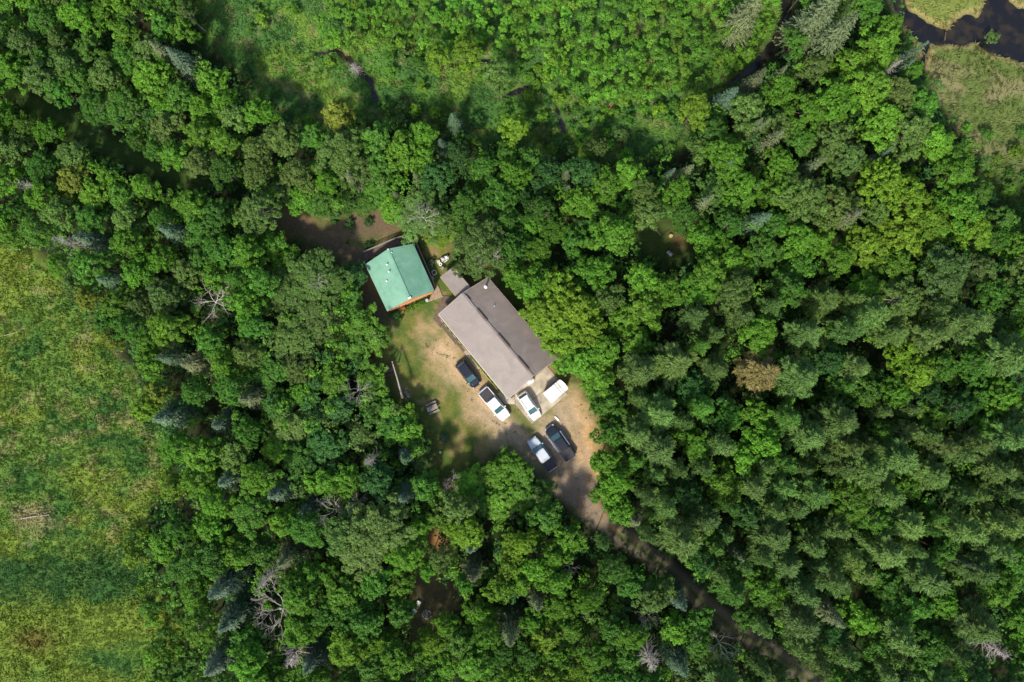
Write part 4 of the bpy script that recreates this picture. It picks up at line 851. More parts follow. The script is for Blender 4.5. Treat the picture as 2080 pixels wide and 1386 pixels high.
# ---- green-roofed cabin
def cabin():
    ze, zr = 2.7, 4.0
    a0, a1 = V(741.4, 537.5, ze), V(786.2, 632.3, ze); b0, b1 = V(839.5, 495.3, ze), V(882.3, 590.8, ze); r0, r1 = V(788.2, 505.7, zr), V(833.0, 607.7, zr)
    root = empty('green_roofed_cabin', ((a0 + a1 + b0 + b1) / 4).to_tuple()[:2] + (0,)); off = root.location.copy()
    a0, a1, b0, b1, r0, r1 = (p - off for p in (a0, a1, b0, b1, r0, r1)); tag(root, 'small orange log cabin with green ribbed metal roof', 'cabin')
    f = roof_slab('roof_slope', [a0, a1, r1, r0], 0.13, ROOF_GREEN, root); ribs('seams', a0, a1, r0, r1, 0.36, ROOF_GREEN, f)
    g = roof_slab('roof_slope', [b1, b0, r0, r1], 0.13, ROOF_GREEN, root); ribs('seams', b0, b1, r0, r1, 0.36, ROOF_GREEN, g)
    up = Vector((0, 0, 1)); MB().bar(r0 + up * 0.04, r1 + up * 0.04, 0.30, 0.05).build('ridge_cap', ROOF_GREEN, root)
    ax = (r1 - r0); ax.z = 0; ax.normalize(); sh = (b0 - a0); sh.z = 0; sh.normalize()
    w = [a0 + sh * .5 + ax * .6, a1 + sh * .5 - ax * .12, b1 - sh * .5 - ax * .12, b0 - sh * .5 + ax * .6]
    for i in range(4):
        p, q = w[i], w[(i + 1) % 4]; d = (q - p); d.z = 0; d.normalize()
        for k in range(11):   # each log of the wall
            z = 0.12 + k * 0.235; e = 0.16 if (k + i) % 2 else -0.02
            MB().tube([(p - d * e).to_tuple()[:2] + (z,), (q + d * e).to_tuple()[:2] + (z,)], [0.118, 0.118], 8).build('log', LOGWALL, root)
    for p, q, rr, s_ in ((w[1], w[2], r1 - ax * .12, 1), (w[3], w[0], r0 + ax * 1.2, -1)):
        n = ax * 0.06; z = ze - 0.12; tp = Vector((rr.x, rr.y, zr - 0.3)); tri = [Vector((p.x, p.y, z)), Vector((q.x, q.y, z)), tp]
        MB().add([v - n for v in tri] + [v + n for v in tri], [(2, 1, 0), (3, 4, 5), (0, 1, 4, 3), (1, 2, 5, 4), (2, 0, 3, 5)]).build('gable', LOGWALL, root)
    MB().bar(a1 - up * .09 + ax * .04, r1 - up * .09 + ax * .04, 0.05, 0.16).build('fascia', LOGWALL, root); MB().bar(b1 - up * .09 + ax * .04, r1 - up * .09 + ax * .04, 0.05, 0.16).build('fascia', LOGWALL, root)
    for fx in (0.25, 0.75): opening('window', w[1], w[2], fx, 0.9, 1.5, 0.9, root, GLASS, ax)
    opening('door', w[3], w[0], 0.5, 0.9, 1.05, 2.0, root, WOOD_RED, -ax, True, True)
    for px, py, z, hh in ((786.9, 538.2, 3.5, 0.5), (791.4, 553.0, 3.4, 0.7), (786.2, 571.5, 3.1, 0.4)):
        c = V(px, py, z) - off; o = MB().lathe([(0.085, -0.5), (0.085, hh)], c, 10).build('vent_pipe', METAL_GREY, root); MB().lathe([(0.14, hh), (0.14, hh + 0.08), (0.03, hh + 0.14)], c, 10).build('cap', METAL_WHITE, o); MB().lathe([(0.20, -0.2), (0.11, 0.03)], c, 10).build('flashing', METAL_GREY, o)
    q = r1 - ax * 0.18; MB().box((q.x, q.y, zr + 0.12), (0.50, 0.30, 0.16), math.atan2(sh.y, sh.x)).build('ridge_light', METAL_WHITE, root)
    q = r0 + ax * 0.1; MB().box((q.x, q.y, zr + 0.14), (0.16, 0.16, 0.2)).build('ridge_light', METAL_WHITE, root); q = r0 + ax * 0.75 + sh * .3; MB().box((q.x, q.y, zr + 0.02), (0.14, 0.14, 0.16)).build('ridge_light', METAL_WHITE, root)
    return [p + off for p in w], ax, sh
CW, CAX, CSH = cabin()
def deck(name, label, poly, z, bdir, mat, board=0.15, gap=0.012, posts=True, rail=None, rmat=None):
    """boards laid along bdir clipped to the polygon, on joists and posts"""
    pts = [Vector(p) for p in poly]; c = sum(pts, Vector()) / len(pts); root = empty(name, (c.x, c.y, 0)); d = Vector(bdir); d.z = 0; d.normalize(); n = Vector((-d.y, d.x, 0)); L2 = [((p - c).dot(d), (p - c).dot(n)) for p in pts]
    mb = MB(); lo, hi = min(q[1] for q in L2), max(q[1] for q in L2); y = lo + board / 2; k = 0
    while y < hi:
        xs = []
        for i in range(len(L2)):
            (x0, y0), (x1, y1) = L2[i], L2[(i + 1) % len(L2)]
            if (y0 > y) != (y1 > y): xs.append(x0 + (x1 - x0) * (y - y0) / (y1 - y0))
        xs.sort()
        for i in range(0, len(xs) - 1, 2):
            if xs[i + 1] - xs[i] > 0.1: a = d * xs[i] + n * y; b = d * xs[i + 1] + n * y; zz = z - 0.02 + (k % 3) * 0.004; mb.bar((a.x, a.y, zz), (b.x, b.y, zz), board - gap, 0.04)
        y += board; k += 1
    tag(mb.build('decking', mat, root), kind='stuff')
    for p in pts: q = p - c; q = q * 0.96; MB().box((q.x, q.y, (z - 0.05) / 2 - 0.1), (0.12, 0.12, z + 0.15)).build('post', mat, root)
    if rail:
        for i, j in rail:
            a, b = (pts[i] - c) * 0.99, (pts[j] - c) * 0.99; m = max(2, int((b - a).length / 1.4))
            for k in range(m + 1): q = a.lerp(b, k / m); MB().box((q.x, q.y, z + 0.45), (0.09, 0.09, 0.92)).build('rail_post', rmat, root)
            for zz in (0.35, 0.62, 0.93): MB().bar((a.x, a.y, z + zz), (b.x, b.y, z + zz), 0.14 if zz > 0.9 else 0.06, 0.05).build('rail', rmat, root)
    return tag(root, label, 'deck')
g = lambda *pp: [tuple(W(x, y, 0)[:2]) + (0,) for x, y in pp]
deck('cabin_deck', 'dark weathered deck with railing round the upper side of the cabin', g((740, 535), (741, 514), (806, 486), (838, 478), (846, 490), (886, 582), (878, 586), (834, 497), (788, 508)), 0.55, CSH, DECK_DARK, rail=[(1, 2), (2, 3), (4, 5)], rmat=DECK_GREY)
deck('boardwalk', 'worn tan plank deck at the lower right corner of the cabin', g((866, 615), (881, 594), (889, 580), (900, 604)), 0.18, CAX, DECK_TAN, 0.2)
deck('house_deck', 'dark brown ground-level deck wrapping the left corner of the brown house', g((899, 601), (921, 604), (899, 634), (894, 641), (905, 660), (946, 708), (941, 716), (880.5, 649)), 0.14, HLO, DECK_DARK, 0.16)
# ---- concrete
def slab_px(name, label, pts, z, mat):
    c = sum((V(x, y, 0) for x, y in pts), Vector()) / len(pts); o = MB().slab(ccw([tuple(V(x, y, 0) - c + Vector((0, 0, z))) for x, y in pts]), z + 0.1).build(name, mat); o.location = (c.x, c.y, 0)
    return tag(o, label, None, None, 'structure')
# poured in panels with open joints
slab_px('concrete_pad', 'concrete parking pad below the brown house, upper panel', [(1046, 797), (1111.5, 744.5), (1132.5, 769), (1069, 822)], 0.10, CONCRETE)
slab_px('concrete_pad', 'concrete parking pad under the white car and trailer, lower panel', [(1046.4, 798.5), (1068.6, 823.3), (1133.2, 770.3), (1152, 801.5), (1080.2, 861.3), (1047, 822)], 0.105, CONCRETE)
slab_px('concrete_walk', 'concrete apron at the lower corner of the brown house', [(1010, 799.5), (1025.5, 820.5), (1046, 821.3), (1045.4, 798.5), (1034, 785)], 0.10, CONCRETE)
slab_px('concrete_walk', 'narrow grey concrete walk between the black SUV and the house', [(942.5, 715.5), (948, 710), (975, 747), (968, 751)], 0.09, CONCRETE)
# ---- along the front of the house: kerb timber and plants
tb = empty('planting_bed', (FE0 + (FE1 - FE0) * 0.5).to_tuple()[:2] + (0,)); off = tb.location.copy(); tag(tb, 'narrow timber-edged planting bed along the front eave of the house', 'planting bed')
for t0, t1, o_ in ((0.03, 0.42, 0.40), (0.47, 0.75, 0.55), (0.755, 0.95, 0.55)):
    a = FE0.lerp(FE1, t0) - HSH * o_ - off; b = FE0.lerp(FE1, t1) - HSH * o_ - off; MB().bar((a.x, a.y, 0.14), (b.x, b.y, 0.14), 0.09, 0.22).build('edging_timber', WOOD_YEL, tb)
a = FE0.lerp(FE1, 0.03) - HSH * 0.12 - off; b = FE0.lerp(FE1, 0.95) - HSH * 0.12 - off; MB().bar((a.x, a.y, 0.05), (b.x, b.y, 0.05), 0.42, 0.14).build('soil', DECK_DARK, tb)
for i, t in enumerate((0.08, 0.14, 0.20, 0.27, 0.34, 0.50, 0.55, 0.60, 0.65, 0.70, 0.76, 0.82, 0.87, 0.92)):
    p = FE0.lerp(FE1, t) - HSH * (0.22 + 0.08 * (i % 2)); px, py = 1040 + p.x / S, 693 - p.y / S
    shrub(px, py, 4.2 + (i % 3), 'y' if i % 3 else 'g', 0.55, label=f'low leafy plant in the bed along the house, {_ONES[i + 1]} places from the upper corner')
for i, (px, py, r, t) in enumerate([(828, 629, 6.5, 'g'), (836, 625.5, 7, 'g'), (845, 621, 7, 'y'), (853, 617.5, 7, 'g'), (861, 613.5, 6, 'g')]):
    shrub(px, py, r, t, 0.9, label=f'bright green shrub below the orange cabin wall, {["first", "second", "third", "fourth", "fifth"][i]} from its lower end')
for i, (px, py, r) in enumerate([(799, 640, 12), (809, 645, 11), (873, 538, 8), (878, 531, 7), (902, 892, 13), (745, 500, 9), (752, 497, 8), (708, 455, 15), (748, 452, 12), (680, 445, 14), (705, 492, 6)]):
    shrub(px, py, r, 'd' if i not in (2, 3, 4) else 't', 1.2, label=['dark shrub at the lower corner of the cabin', 'dark shrub just below the cabin corner, right of another', 'blue-green plant beside the cabin deck railing', 'small blue-green plant above a larger one by the deck', 'blue-green bush on the shaded lawn below the picnic table', 'dark shrub above the upper left deck corner', 'small dark shrub against the upper deck railing', 'round dark bush on the dirt path above the cabin', 'round dark bush nearest the olive tree above the cabin', 'dark bush at the left bend of the dirt path', 'tiny bush in the middle of the dirt path'][i])

# ---- vehicles
def loft(mb, stations):
    """stations: (x, half width, bottom z, top z, shoulder) -> closed body with rounded shoulders"""
    b = len(mb.v); n = 10
    for x, hw, zb, zt, sh in stations:
        for y, z in ((-hw * .92, zb), (-hw, zb + (zt - zb) * .35), (-hw * .985, zt - sh), (-hw * .93, zt - sh * .35), (-hw * .80, zt), (hw * .80, zt), (hw * .93, zt - sh * .35), (hw * .985, zt - sh), (hw, zb + (zt - zb) * .35), (hw * .92, zb)): mb.v.append((x, y, z))
    for i in range(len(stations) - 1):
        for k in range(n): k2 = (k + 1) % n; mb.f.append((b + i * n + k, b + i * n + k2, b + (i + 1) * n + k2, b + (i + 1) * n + k))
    mb.f.append(tuple(b + k for k in reversed(range(n)))); m = len(stations) - 1; mb.f.append(tuple(b + m * n + k for k in range(n)))
    return mb
def glass_panel(quad, u0, u1, v0, v1, mat, name, parent, t=0.015):
    a, b, c, d = (Vector(p) for p in quad); f = lambda u, v: a.lerp(b, u).lerp(d.lerp(c, u), v); p = [f(u0, v0), f(u1, v0), f(u1, v1), f(u0, v1)]
    n = (p[1] - p[0]).cross(p[3] - p[0]).normalized()
    return MB().add([q + n * t for q in p] + [q - n * t for q in p], [(0, 1, 2, 3), (7, 6, 5, 4), (1, 0, 4, 5), (2, 1, 5, 6), (3, 2, 6, 7), (0, 3, 7, 4)]).build(name, mat, parent)
def vehicle(name, label, cat, px, py, dx, dy, L, Wd, style, paint, bedmat=None, dims=None):
    """dx, dy: image direction in which the vehicle points"""
    p = W(px, py, 0.8); root = empty(name, (p[0], p[1], 0), math.atan2(-dy, dx)); tag(root, label, cat, 'vehicles parked in the yard'); hw = Wd / 2; pick = style == 'pickup'
    hood, belt, top = (1.12, 1.18, 1.86) if pick else (0.98, 1.05, 1.68)
    xf = L / 2; xr = -L / 2
    hl, ws, rl = dims          # lengths of bonnet, windscreen and roof as seen from above
    cab = (xf - hl - ws - rl - .12 if pick else xr + .12, xf - hl, xf - hl - ws, xf - hl - ws - rl)    # rear base, front base, roof front, roof rear
    st = [(xr, hw * .86, .50, belt - .10, .06), (xr + .12, hw * .97, .38, belt, .10), (cab[0], hw, .34, belt, .12), (cab[1] - .1, hw, .34, belt, .12), (cab[1] + .25, hw * .99, .34, hood + .02, .14), (xf - .62, hw * .965, .34, hood - .06, .16), (xf - .28, hw * .90, .36, hood - .14, .16), (xf - .10, hw * .76, .40, hood - .26, .12), (xf, hw * .52, .46, hood - .38, .08)]
    body = loft(MB(), st).build('body', paint, root, False)
    ti = hw * (.77 if pick else .76); bi = hw * .90
    B = [Vector((cab[0], -bi, belt - .02)), Vector((cab[1], -bi * .93, belt - .02)), Vector((cab[1], bi * .93, belt - .02)), Vector((cab[0], bi, belt - .02))]; T_ = [Vector((cab[3], -ti, top - .05)), Vector((cab[2], -ti, top - .05)), Vector((cab[2], ti, top - .05)), Vector((cab[3], ti, top - .05))]
    cb = MB().add(B + T_, [(4, 5, 6, 7), (0, 1, 5, 4), (1, 2, 6, 5), (2, 3, 7, 6), (3, 0, 4, 7)]).build('cabin', paint if paint is not SILVER_PAINT else BLACK_PAINT, root)
    rf = loft(MB(), [(cab[3] - .04, ti * .90, top - .07, top - .02, .02), (cab[3] + .15, ti * 1.03, top - .07, top + .015, .03), ((cab[3] + cab[2]) / 2, ti * 1.04, top - .07, top + .035, .03), (cab[2] - .12, ti * 1.03, top - .07, top + .015, .03), (cab[2] + .05, ti * .92, top - .07, top - .03, .02)]).build('roof', paint, root)
    glass_panel([B[1], B[2], T_[2], T_[1]], .05, .95, .04, .97, GLASS, 'windscreen', root); glass_panel([B[3], B[0], T_[0], T_[3]], .08, .92, .12, .92, GLASS, 'rear_window', root)
    for q in ([B[0], B[1], T_[1], T_[0]], [B[2], B[3], T_[3], T_[2]]):
        for u0, u1 in ((.06, .46), (.50, .93)) if pick else ((.05, .30), (.33, .62), (.65, .93)): glass_panel(q, u0, u1, .14, .92, GLASS, 'side_window', root)
    for s_ in (-1, 1):
        MB().box((cab[1] - .18, s_ * (hw + .10), belt + .06), (.13, .22, .16)).build('mirror', paint if paint is not BLACK_PAINT or not pick else CHROME, root)
        MB().box((xf - .12, s_ * hw * .62, hood - .36), (.16, .34, .14), -s_ * .3).build('headlight', LAMP, root); MB().box((xr + .01, s_ * hw * .78, belt - .22), (.06, .18, .30)).build('tail_light', RED_LAMP, root)
        for xw in (xf - L * .17, xr + L * .20):
            w_ = MB(); c = (xw, s_ * (hw - .13)); n = 18; rr = .40 if pick else .36; ring = lambda y, r_: [(c[0] + r_ * math.cos(2 * math.pi * k / n), y, rr + r_ * math.sin(2 * math.pi * k / n)) for k in range(n)]
            y0, y1 = c[1] - .12, c[1] + .145 * 1; vs = ring(y0, rr) + ring(y1, rr); fs = [tuple(reversed(range(n))), tuple(range(n, 2 * n))] + [(k, (k + 1) % n, n + (k + 1) % n, n + k) for k in range(n)]
            o = w_.add(vs, fs).build('wheel', DARK, root); yo = c[1] + s_ * .15; vs = ring(yo - .02, rr * .62) + ring(yo + .02, rr * .60); MB().add(vs, fs).build('rim', METAL_GREY, o)
        if pick and paint is BLACK_PAINT: MB().bar((cab[0] + .1, s_ * (hw + .09), .42), (cab[1] - .1, s_ * (hw + .09), .42), .12, .07).build('running_board', CHROME, root)
        if not pick: MB().bar((cab[3] + .2, s_ * ti * .86, top + .07), (cab[2] - .2, s_ * ti * .86, top + .07), .05, .05).build('roof_rail', BLACK_PAINT if paint is WHITE_PAINT else DARK, root)
    loft(MB(), [(xf - .10, hw * .90, .36, .62, .06), (xf + .03, hw * .80, .38, .60, .06), (xf + .10, hw * .60, .40, .58, .05)]).build('front_bumper', CHROME if pick and paint is BLACK_PAINT else paint, root); MB().box((xr - .06, 0, .55), (.16, Wd * .88, .20)).build('rear_bumper', CHROME if pick else paint, root)
    MB().box((xf + .01, 0, hood - .45), (.06, hw * .9, .20)).build('grille', DARK, root)
    hd = loft(MB(), [(cab[1] + .18, hw * .60, hood - .02, hood + .045, .03), (xf - .75, hw * .55, hood - .10, hood - .025, .03), (xf - .40, hw * .48, hood - .18, hood - .10, .03)]).build('bonnet', paint, root)
    for s_ in (-1, 1): MB().bar((cab[1] + .12, s_ * hw * .3, belt + .05), (cab[1] - .02, s_ * hw * .3 + .45, belt + .09), .025, .02).build('wiper', DARK, root)
    if pick:
        MB().slab([(xr + .10, -hw * .86, belt + .045), (cab[0] - .06, -hw * .88, belt + .045), (cab[0] - .06, hw * .88, belt + .045), (xr + .10, hw * .86, belt + .045)], .06).build('bed_cover', bedmat, root)
        MB().box((xr + .03, 0, belt - .06), (.07, Wd * .86, .30)).build('tailgate', paint if paint is not SILVER_PAINT else BLACK_PAINT, root)
        for s_ in (-1, 1): MB().bar((xr + .12, s_ * hw * .93, belt + .02), (cab[0] - .05, s_ * hw * .94, belt + .02), .09, .06).build('bed_rail', paint if paint is not SILVER_PAINT else BLACK_PAINT, root)
    elif paint is BLACK_PAINT:
        MB().box(((cab[2] + cab[3]) / 2 + .1, 0, top + .045), (.95, ti * 1.2, .02)).build('sunroof', BLACK_PAINT, root)
    return root
vehicle('sport_utility_car', 'black SUV with roof rails parked beside the house walk', 'car', 951, 760.5, .60, .80, 4.55, 1.86, 'suv', BLACK_PAINT, None, (1.05, .85, 2.1))
vehicle('pickup_truck', 'white pickup with black bed cover parked at the house corner', 'pickup', 1004.5, 821, .645, .765, 5.8, 1.98, 'pickup', WHITE_PAINT, BED_BLACK, (1.4, .85, 1.5))
vehicle('crossover_car', 'white crossover car parked on the concrete pad', 'car', 1075.5, 825, .55, .835, 4.6, 1.84, 'suv', WHITE_PAINT, None, (1.0, .92, 2.1))
vehicle('pickup_truck', 'silver pickup with black bed at the mouth of the driveway', 'pickup', 1101.2, 922.4, -.59, -.81, 5.8, 1.92, 'pickup', SILVER_PAINT, BED_BLACK, (1.35, .75, 1.85))
vehicle('pickup_truck', 'black crew-cab pickup with chrome steps right of the silver pickup', 'pickup', 1137.4, 899.8, -.575, -.82, 6.05, 1.98, 'pickup', BLACK_PAINT, BED_BLACK, (1.4, .8, 1.95))
# ---- white trailer
def trailer():
    z = 2.15; c = [V(1103.4, 799.2, z), V(1136.8, 771.4, z), V(1153.9, 790.6, z), V(1120.1, 819.4, z)]; m = sum(c, Vector()) / 4; root = empty('box_trailer', (m.x, m.y, 0)); off = Vector((m.x, m.y, 0)); c = [p - off for p in c]
    tag(root, 'white box trailer with grey roof straps beside the concrete pad', 'trailer'); lo = (c[1] - c[0]).normalized(); sh = (c[3] - c[0]).normalized(); rz = math.atan2(lo.y, lo.x); Lx = (c[1] - c[0]).length; Wy = (c[3] - c[0]).length
    MB().box((0, 0, 1.28), (Lx - .14, Wy - .14, 1.60), rz).build('body', METAL_WHITE, root)
    nose = c[1].lerp(c[2], .5) + lo * .22; MB().slab(ccw([tuple(p) for p in (c[0], c[1], c[1].lerp(c[2], .15) + lo * .14, nose, c[1].lerp(c[2], .85) + lo * .14, c[2], c[3])]), .07).build('roof', METAL_WHITE, root)
    for f in (.50, .66, .80):
        a, b = c[0].lerp(c[1], f), c[3].lerp(c[2], f); up = Vector((0, 0, .015)); MB().bar(a + up, b + up, .07, .03).build('strap', GREY_PLASTIC if f < .6 else DECK_DARK, root)
    q = c[0].lerp(c[1], .74).lerp(c[3].lerp(c[2], .74), .45); o = MB().box((q.x, q.y, z + .04), (.36, .36, .10), rz).build('roof_hatch', TRIM, root)
    for s_ in (-1, 1):
        for k, f in enumerate((-.18, .10)):
            q = lo * (f * Lx) + sh * (s_ * (Wy / 2 + .02)); n = 16; ring = lambda t, r_: [tuple(q + sh * t + lo * (r_ * math.cos(2 * math.pi * i / n)) + Vector((0, 0, .33 + r_ * math.sin(2 * math.pi * i / n) - q.z))) for i in range(n)]
            fs = [tuple(reversed(range(n))), tuple(range(n, 2 * n))] + [(i, (i + 1) % n, n + (i + 1) % n, n + i) for i in range(n)]; w_ = MB().add(ring(-.1, .33) + ring(.1, .33), fs).build('wheel', DARK, root); MB().add(ring(s_ * .09, .2) + ring(s_ * .12, .2), fs).build('rim', METAL_GREY, w_)
        q = sh * (s_ * (Wy / 2 + .06)) - lo * (.04 * Lx); MB().box((q.x, q.y, .74), (1.5, .24, .05), rz).build('mudguard', DECK_GREY, root)
    MB().box((0, 0, .42), (Lx - .1, Wy - .5, .12), rz).build('chassis', DARK, root); a = lo * (Lx / 2 - .2); MB().bar((a.x, a.y, .44), tuple((lo * (Lx / 2 + 1.0)).to_tuple()[:2]) + (.44,), .10).build('tow_bar', DARK, root)
    for s_ in (.3, .7): q = c[0].lerp(c[3], s_) - lo * .02; MB().box((q.x, q.y, 1.25), (.06, .8, 1.5), rz).build('rear_door', METAL_WHITE, root)
trailer()
# ---- smaller things
def picnic(name, label, px, py, dx, dy, L, wood, bench2=True):
    p = W(px, py, .75); rz = math.atan2(-dy, dx); root = empty(name, (p[0], p[1], 0), rz); tag(root, label, 'picnic table')
    for k in range(5): MB().box((0, -.32 + k * .16, .75), (L, .145, .045)).build('plank', wood, root)
    for s_ in (-1, 1):
        for k in range(2): MB().box((0, s_ * (.66 + k * .15), .45), (L, .13, .045)).build('bench_plank', wood, root)
        for x in (-L * .36, L * .36): MB().bar((x, s_ * .62, -.05), (x, s_ * .22, .72), .09, .05).build('leg', wood, root)
    for x in (-L * .36, L * .36): MB().box((x, 0, .40), (.05, 1.55, .10)).build('cross_beam', wood, root); MB().box((x, 0, .69), (.05, .72, .07)).build('batten', wood, root)
picnic('picnic_table', 'weathered grey picnic table standing on the lawn', 878, 829, .915, -.40, 1.75, DECK_GREY)
picnic('picnic_table', 'dark red-brown picnic table half hidden beside the log swing beam', 789, 752, .96, -.28, 1.75, WOOD_RED)
def swing():
    a, b = V(796.6, 734.4, 3.1), V(816.8, 806, 3.5); root = empty('log_swing_frame', ((a + b) / 2).to_tuple()[:2] + (0,)); off = root.location.copy(); a -= off; b -= off; tag(root, 'long pale log beam raised on posts at the lawn edge', 'swing frame')
    MB().tube([a, a.lerp(b, .5) + Vector((.04, 0, .02)), b], [.09, .12, .16], 9).build('beam', PALE_BARK, root); d = (b - a).normalized(); n = Vector((-d.y, d.x, 0)).normalized()
    for e, t in ((a, .06), (b, .95)):
        q = a.lerp(b, t)
        for s_ in (-1, 1): MB().tube([(q.x + n.x * s_ * .55, q.y + n.y * s_ * .55, -.2), (q.x, q.y, q.z + .12)], [.09, .07], 7).build('leg', BARK, root)
    q = b + d * .05; MB().tube([q - d * .25, q + d * .22], [.21, .20], 10).build('log_end', WOOD_YEL, root)
swing()
def bench(name, label, px, py, rz, L=1.1, wd=.42, mat=GREY_PLASTIC, cat='bench'):
    p = W(px, py, .4); root = empty(name, (p[0], p[1], 0), rz); tag(root, label, cat); 
    for k in range(3): MB().box((0, -wd / 3 + k * wd / 3, .43), (L, wd / 3 - .015, .04)).build('seat_plank', mat, root)
    for x in (-L * .38, L * .38): MB().box((x, 0, .2), (.06, wd * .9, .44)).build('leg', mat, root)
    MB().box((0, wd / 2 + .03, .68), (L, .04, .34)).build('backrest', mat, root)
    for x in (-L * .38, L * .38): MB().bar((x, wd / 2, .2), (x, wd / 2 + .06, .85), .05).build('upright', mat, root)
bench('garden_bench', 'short grey bench beside the thick end of the log beam', 827.5, 802, -1.0)
bench('garden_bench', 'pale lavender-grey bench in the small round clearing', 1359.5, 515.5, -.75, .95)
bench('lawn_chair', 'pale grey lawn chair on the brown clearing beside the fire ring', 850, 1226, 1.1, .75, .6, METAL_WHITE, 'chair')
bench('lawn_chair', 'dark grey lawn chair at the edge of the brown clearing', 841, 1241, 2.4, .75, .6, GREY_PLASTIC, 'chair')
def fire_ring():
    p = W(867, 1248, 0); root = empty('fire_ring', (p[0], p[1], 0)); tag(root, 'round stone fire ring with pale logs on the brown clearing', 'fire ring')
    for k in range(14):
        a = k * 6.283 / 14; c = (.68 * math.cos(a), .68 * math.sin(a), .08); mb = MB(); mb.lathe([(.10, -.12), (.15, -.02), (.12, .08), (.05, .12)], c, 7); mb.build('stone', GREY_PLASTIC if k % 3 else DECK_GREY, root)
    for k in range(5): a = .5 + k * .28; d = Vector((math.cos(a), math.sin(a), 0)); o = Vector((.1 * (k - 2), -.15 * (k - 2), .14 + .05 * k)); MB().tube([o - d * .5, o + d * .5], [.055, .045], 6).build('log', PALE_BARK, root)
fire_ring()
p = W(1363, 479, .4); o = MB().lathe([(.34, -.1), (.30, .1), (.28, .42), (.10, .44)], (0, 0, 0), 14).build('tree_stump', WOOD_YEL); o.location = (p[0], p[1], 0); tag(o, 'pale cut tree stump in the small round clearing', 'stump')
def pole(name, label, pts, r, mat, cat='log'):
    a = V(*pts[0], .15); o = MB().tube([Vector((0, 0, .15))] + [V(*q, .15) - Vector((a.x, a.y, 0)) for q in pts[1:]], [r] + [r * .7] * (len(pts) - 1), 7).build(name, mat); o.location = (a.x, a.y, 0); tag(o, label, cat)
pole('fallen_pole', 'slim grey pole slanting down on the round clearing', [(1331, 465), (1343, 479)], .07, PALE_BARK); pole('fallen_pole', 'slim grey pole slanting up on the round clearing', [(1344, 480), (1360, 467)], .07, BARK)
pole('fallen_log', 'bleached fallen log lying in the open meadow', [(42, 1054), (70, 1049), (100, 1046)], .10, PALE_BARK); pole('fallen_log', 'thin fallen branch in the meadow, nearer the top of the grass', [(8, 682), (30, 676), (50, 666)], .06, PALE_BARK); pole('fallen_log', 'thin bent fallen branch right of the bleached meadow log', [(205, 975), (222, 962), (234, 952)], .05, PALE_BARK)
pole('fallen_log', 'rust-coloured fallen log among shrubs in the wet meadow', [(1228, 232), (1236, 222), (1246, 210)], .14, plain('rusty_wood', (.30, .09, .04), .8)); pole('fallen_log', 'pale stick lying on the dark pond', [(1919, 82), (1921, 66)], .12, BARK)
pole('fallen_log', 'white plank leaning over the clutter beside the low wing', [(902, 533), (911, 527)], .08, METAL_WHITE, 'plank')
p = W(1131.5, 851, .1); o = MB().slab(ccw([(-.62, -.02, .14), (-.35, -.14, .14), (.25, -.15, .14), (.62, 0, .14), (.25, .15, .14), (-.35, .12, .14)]), .10).build('white_board', METAL_WHITE); o.location = (p[0], p[1], 0.02); o.rotation_euler = (0, 0, math.atan2(-.72, .69)); tag(o, 'narrow white board lying on the sand above the black pickup', 'board')
def tank():
    p = W(1078.6, 775, .7); root = empty('propane_tank', (p[0], p[1], 0), math.atan2(60, 90)); tag(root, 'white propane tank against the lower gable of the house', 'tank'); r = .30; pts = [(-.62, .03), (-.58, .16), (-.48, .26), (-.34, r), (.34, r), (.48, .26), (.58, .16), (.62, .03)]
    MB().tube([(x, 0, .62) for x, _ in pts], [q for _, q in pts], 14).build('body', METAL_WHITE, root, True); MB().lathe([(.12, 0), (.12, .12), (.06, .16)], (.05, 0, .90), 10).build('valve_cover', METAL_WHITE, root)
    for x in (-.35, .35): MB().box((x, 0, .16), (.08, .42, .34)).build('foot', GREY_PLASTIC, root)
tank()
for px, py, rz, w_, l_ in ((1021.5, 798, math.atan2(-.77, .64), .82, .20), (1040.3, 805, math.atan2(.6, .8), .72, .34)):  # thin dark plates lying flat on the concrete
    p = W(px, py, .1); o = MB().slab(ccw([(-w_ / 2, -l_ / 2, .03), (w_ / 2, -l_ / 2, .03), (w_ / 2, l_ / 2, .03), (-w_ / 2, l_ / 2, .03)]), .025).build('dark_plate', PLATE_DARK); o.location = (p[0], p[1], .112); o.rotation_euler = (0, 0, rz); tag(o, 'flat dark plate at the lower roof corner, ' + ('narrow one by the planting bed' if w_ > .8 else 'wider one on the apron'), 'mat')
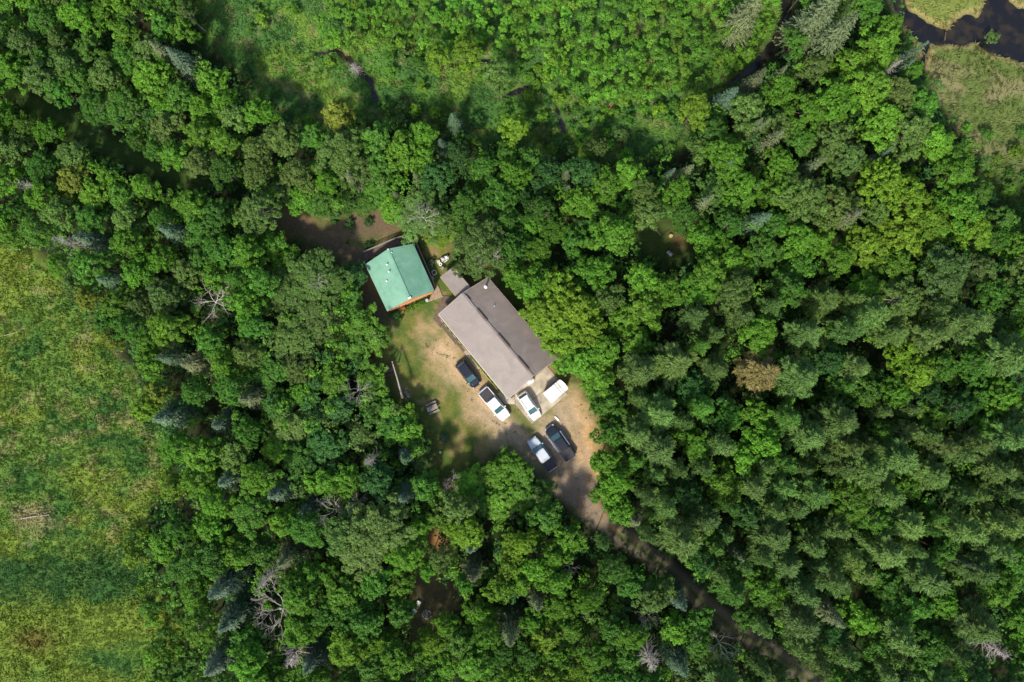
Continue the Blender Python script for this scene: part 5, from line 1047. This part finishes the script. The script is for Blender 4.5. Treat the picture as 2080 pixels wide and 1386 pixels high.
# clutter by the low wing
def cart():
    p = W(903.5, 525, .6); root = empty('garden_cart', (p[0], p[1], 0), math.atan2(35, 75)); tag(root, 'grey cart with two round lids beside the low wing', 'cart')
    MB().box((0, 0, .50), (1.25, .62, .22)).build('tray', GREY_PLASTIC, root)
    for x in (-.3, .32): MB().lathe([(.20, 0), (.22, .16), (.16, .24), (.03, .26)], (x, .02, .62), 12).build('lid', METAL_WHITE if x > 0 else TRIM, root)
    for x in (-.42, .42):
        for s_ in (-1, 1): MB().tube([(x, s_ * .28, .19), (x, s_ * .36, .19)], [.19, .19], 12).build('wheel', DARK, root)
    MB().bar((.62, 0, .5), (1.05, 0, .95), .04).build('handle', METAL_GREY, root)
cart()
def crate(name, label, px, py, rz, sx, sy, sz, mat, cat):
    p = W(px, py, sz); root = empty(name, (p[0], p[1], 0), rz); tag(root, label, cat); t = .03
    for s_ in (-1, 1): MB().box((s_ * (sx / 2 - t / 2), 0, sz / 2), (t, sy - 2 * t - .004, sz)).build('side', mat, root); MB().box((0, s_ * (sy / 2 - t / 2), sz / 2), (sx, t, sz)).build('side', mat, root)
    MB().box((0, 0, .03), (sx - .08, sy - .08, .04)).build('base', mat, root); MB().box((0, 0, sz + .022), (sx + .03, sy + .03, .035)).build('lid', mat, root)
crate('storage_crate', 'pale beige crate left of the grey cart', 890.8, 531.8, .3, .45, .45, .4, TRIM, 'crate'); crate('storage_crate', 'small dark crate in the clutter above the low wing', 898.5, 545, .9, .5, .4, .3, DECK_GREY, 'crate'); crate('storage_crate', 'grey crate under the cabin eave by the deck end', 877, 566, .4, .6, .5, .5, GREY_PLASTIC, 'crate')
def tyre(label, px, py, mat, r=.28, z=.1, name='old_tyre'):
    p = W(px, py, 0); pts = [(r * math.cos(a), r * math.sin(a), z) for a in np.linspace(0, 6.2832, 21)]; o = MB().tube(pts, [.09] * 21, 7, False).build(name, mat, None, True); o.location = (p[0], p[1], 0); tag(o, label, 'tyre')
tyre('white wheel ring lying beside the pale crate', 894.8, 537, METAL_WHITE, .20); tyre('dark tyre lying above the low wing roof corner', 901, 541, DARK, .26); tyre('thin pale hose loop lying by the cabin deck', 882, 554, TRIM, .38, .05, 'hose_loop')
def barrel(label, px, py, mat, r=.28, h=.85):
    p = W(px, py, h); root = empty('rain_barrel', (p[0], p[1], 0)); tag(root, label, 'barrel'); MB().lathe([(r * .86, 0), (r, h * .3), (r, h * .7), (r * .88, h)], (0, 0, 0), 16).build('body', mat, root, True)
    for z in (.25, .6): MB().lathe([(r + .012, h * z), (r + .012, h * z + .04)], (0, 0, 0), 16).build('hoop', METAL_GREY, root)
    MB().lathe([(r * .8, h), (r * .8, h + .02)], (0, 0, 0), 16).build('lid', GREY_PLASTIC, root)
barrel('grey barrel at the lower right corner of the cabin', 867, 610, GREY_PLASTIC)
TERRA = plain('terracotta', (.42, .12, .06), .8); RED = plain('red_petals', (.5, .05, .03), .7)
for i, (px, py) in enumerate([(818, 624), (822, 626), (821, 633)]):
    p = W(px, py, .4); root = empty('flower_pot', (p[0], p[1], 0)); tag(root, ['red flower pot against the cabin wall, leftmost of three', 'red flower pot against the cabin wall, middle of three', 'red flower pot lowest of the three by the cabin'][i], 'flower pot'); MB().lathe([(.15, 0), (.21, .32), (.19, .33)], (0, 0, 0), 12).build('pot', TERRA, root)
    r = np.random.default_rng(i); cc = np.array([[0, 0, .45]]) + r.normal(size=(8, 3)) * .12; q, t = cluster_leaves(cc, np.full(8, .12), rdir(8, r), 14, r, .13); b_ = card_mesh('blossoms', q, t, LEAF); b_.materials.clear(); b_.materials.append(RED if i < 2 else LEAF); o = bpy.data.objects.new('blossoms', b_); link(o, root); o.color = (.07, .18, .02, 1)
p = W(894, 919, .3); o = MB().lathe([(.14, 0), (.17, .25), (.13, .32)], (0, 0, 0), 12).build('white_bucket', METAL_WHITE); o.location = (p[0], p[1], 0); tag(o, 'small white bucket on the shaded lawn', 'bucket')
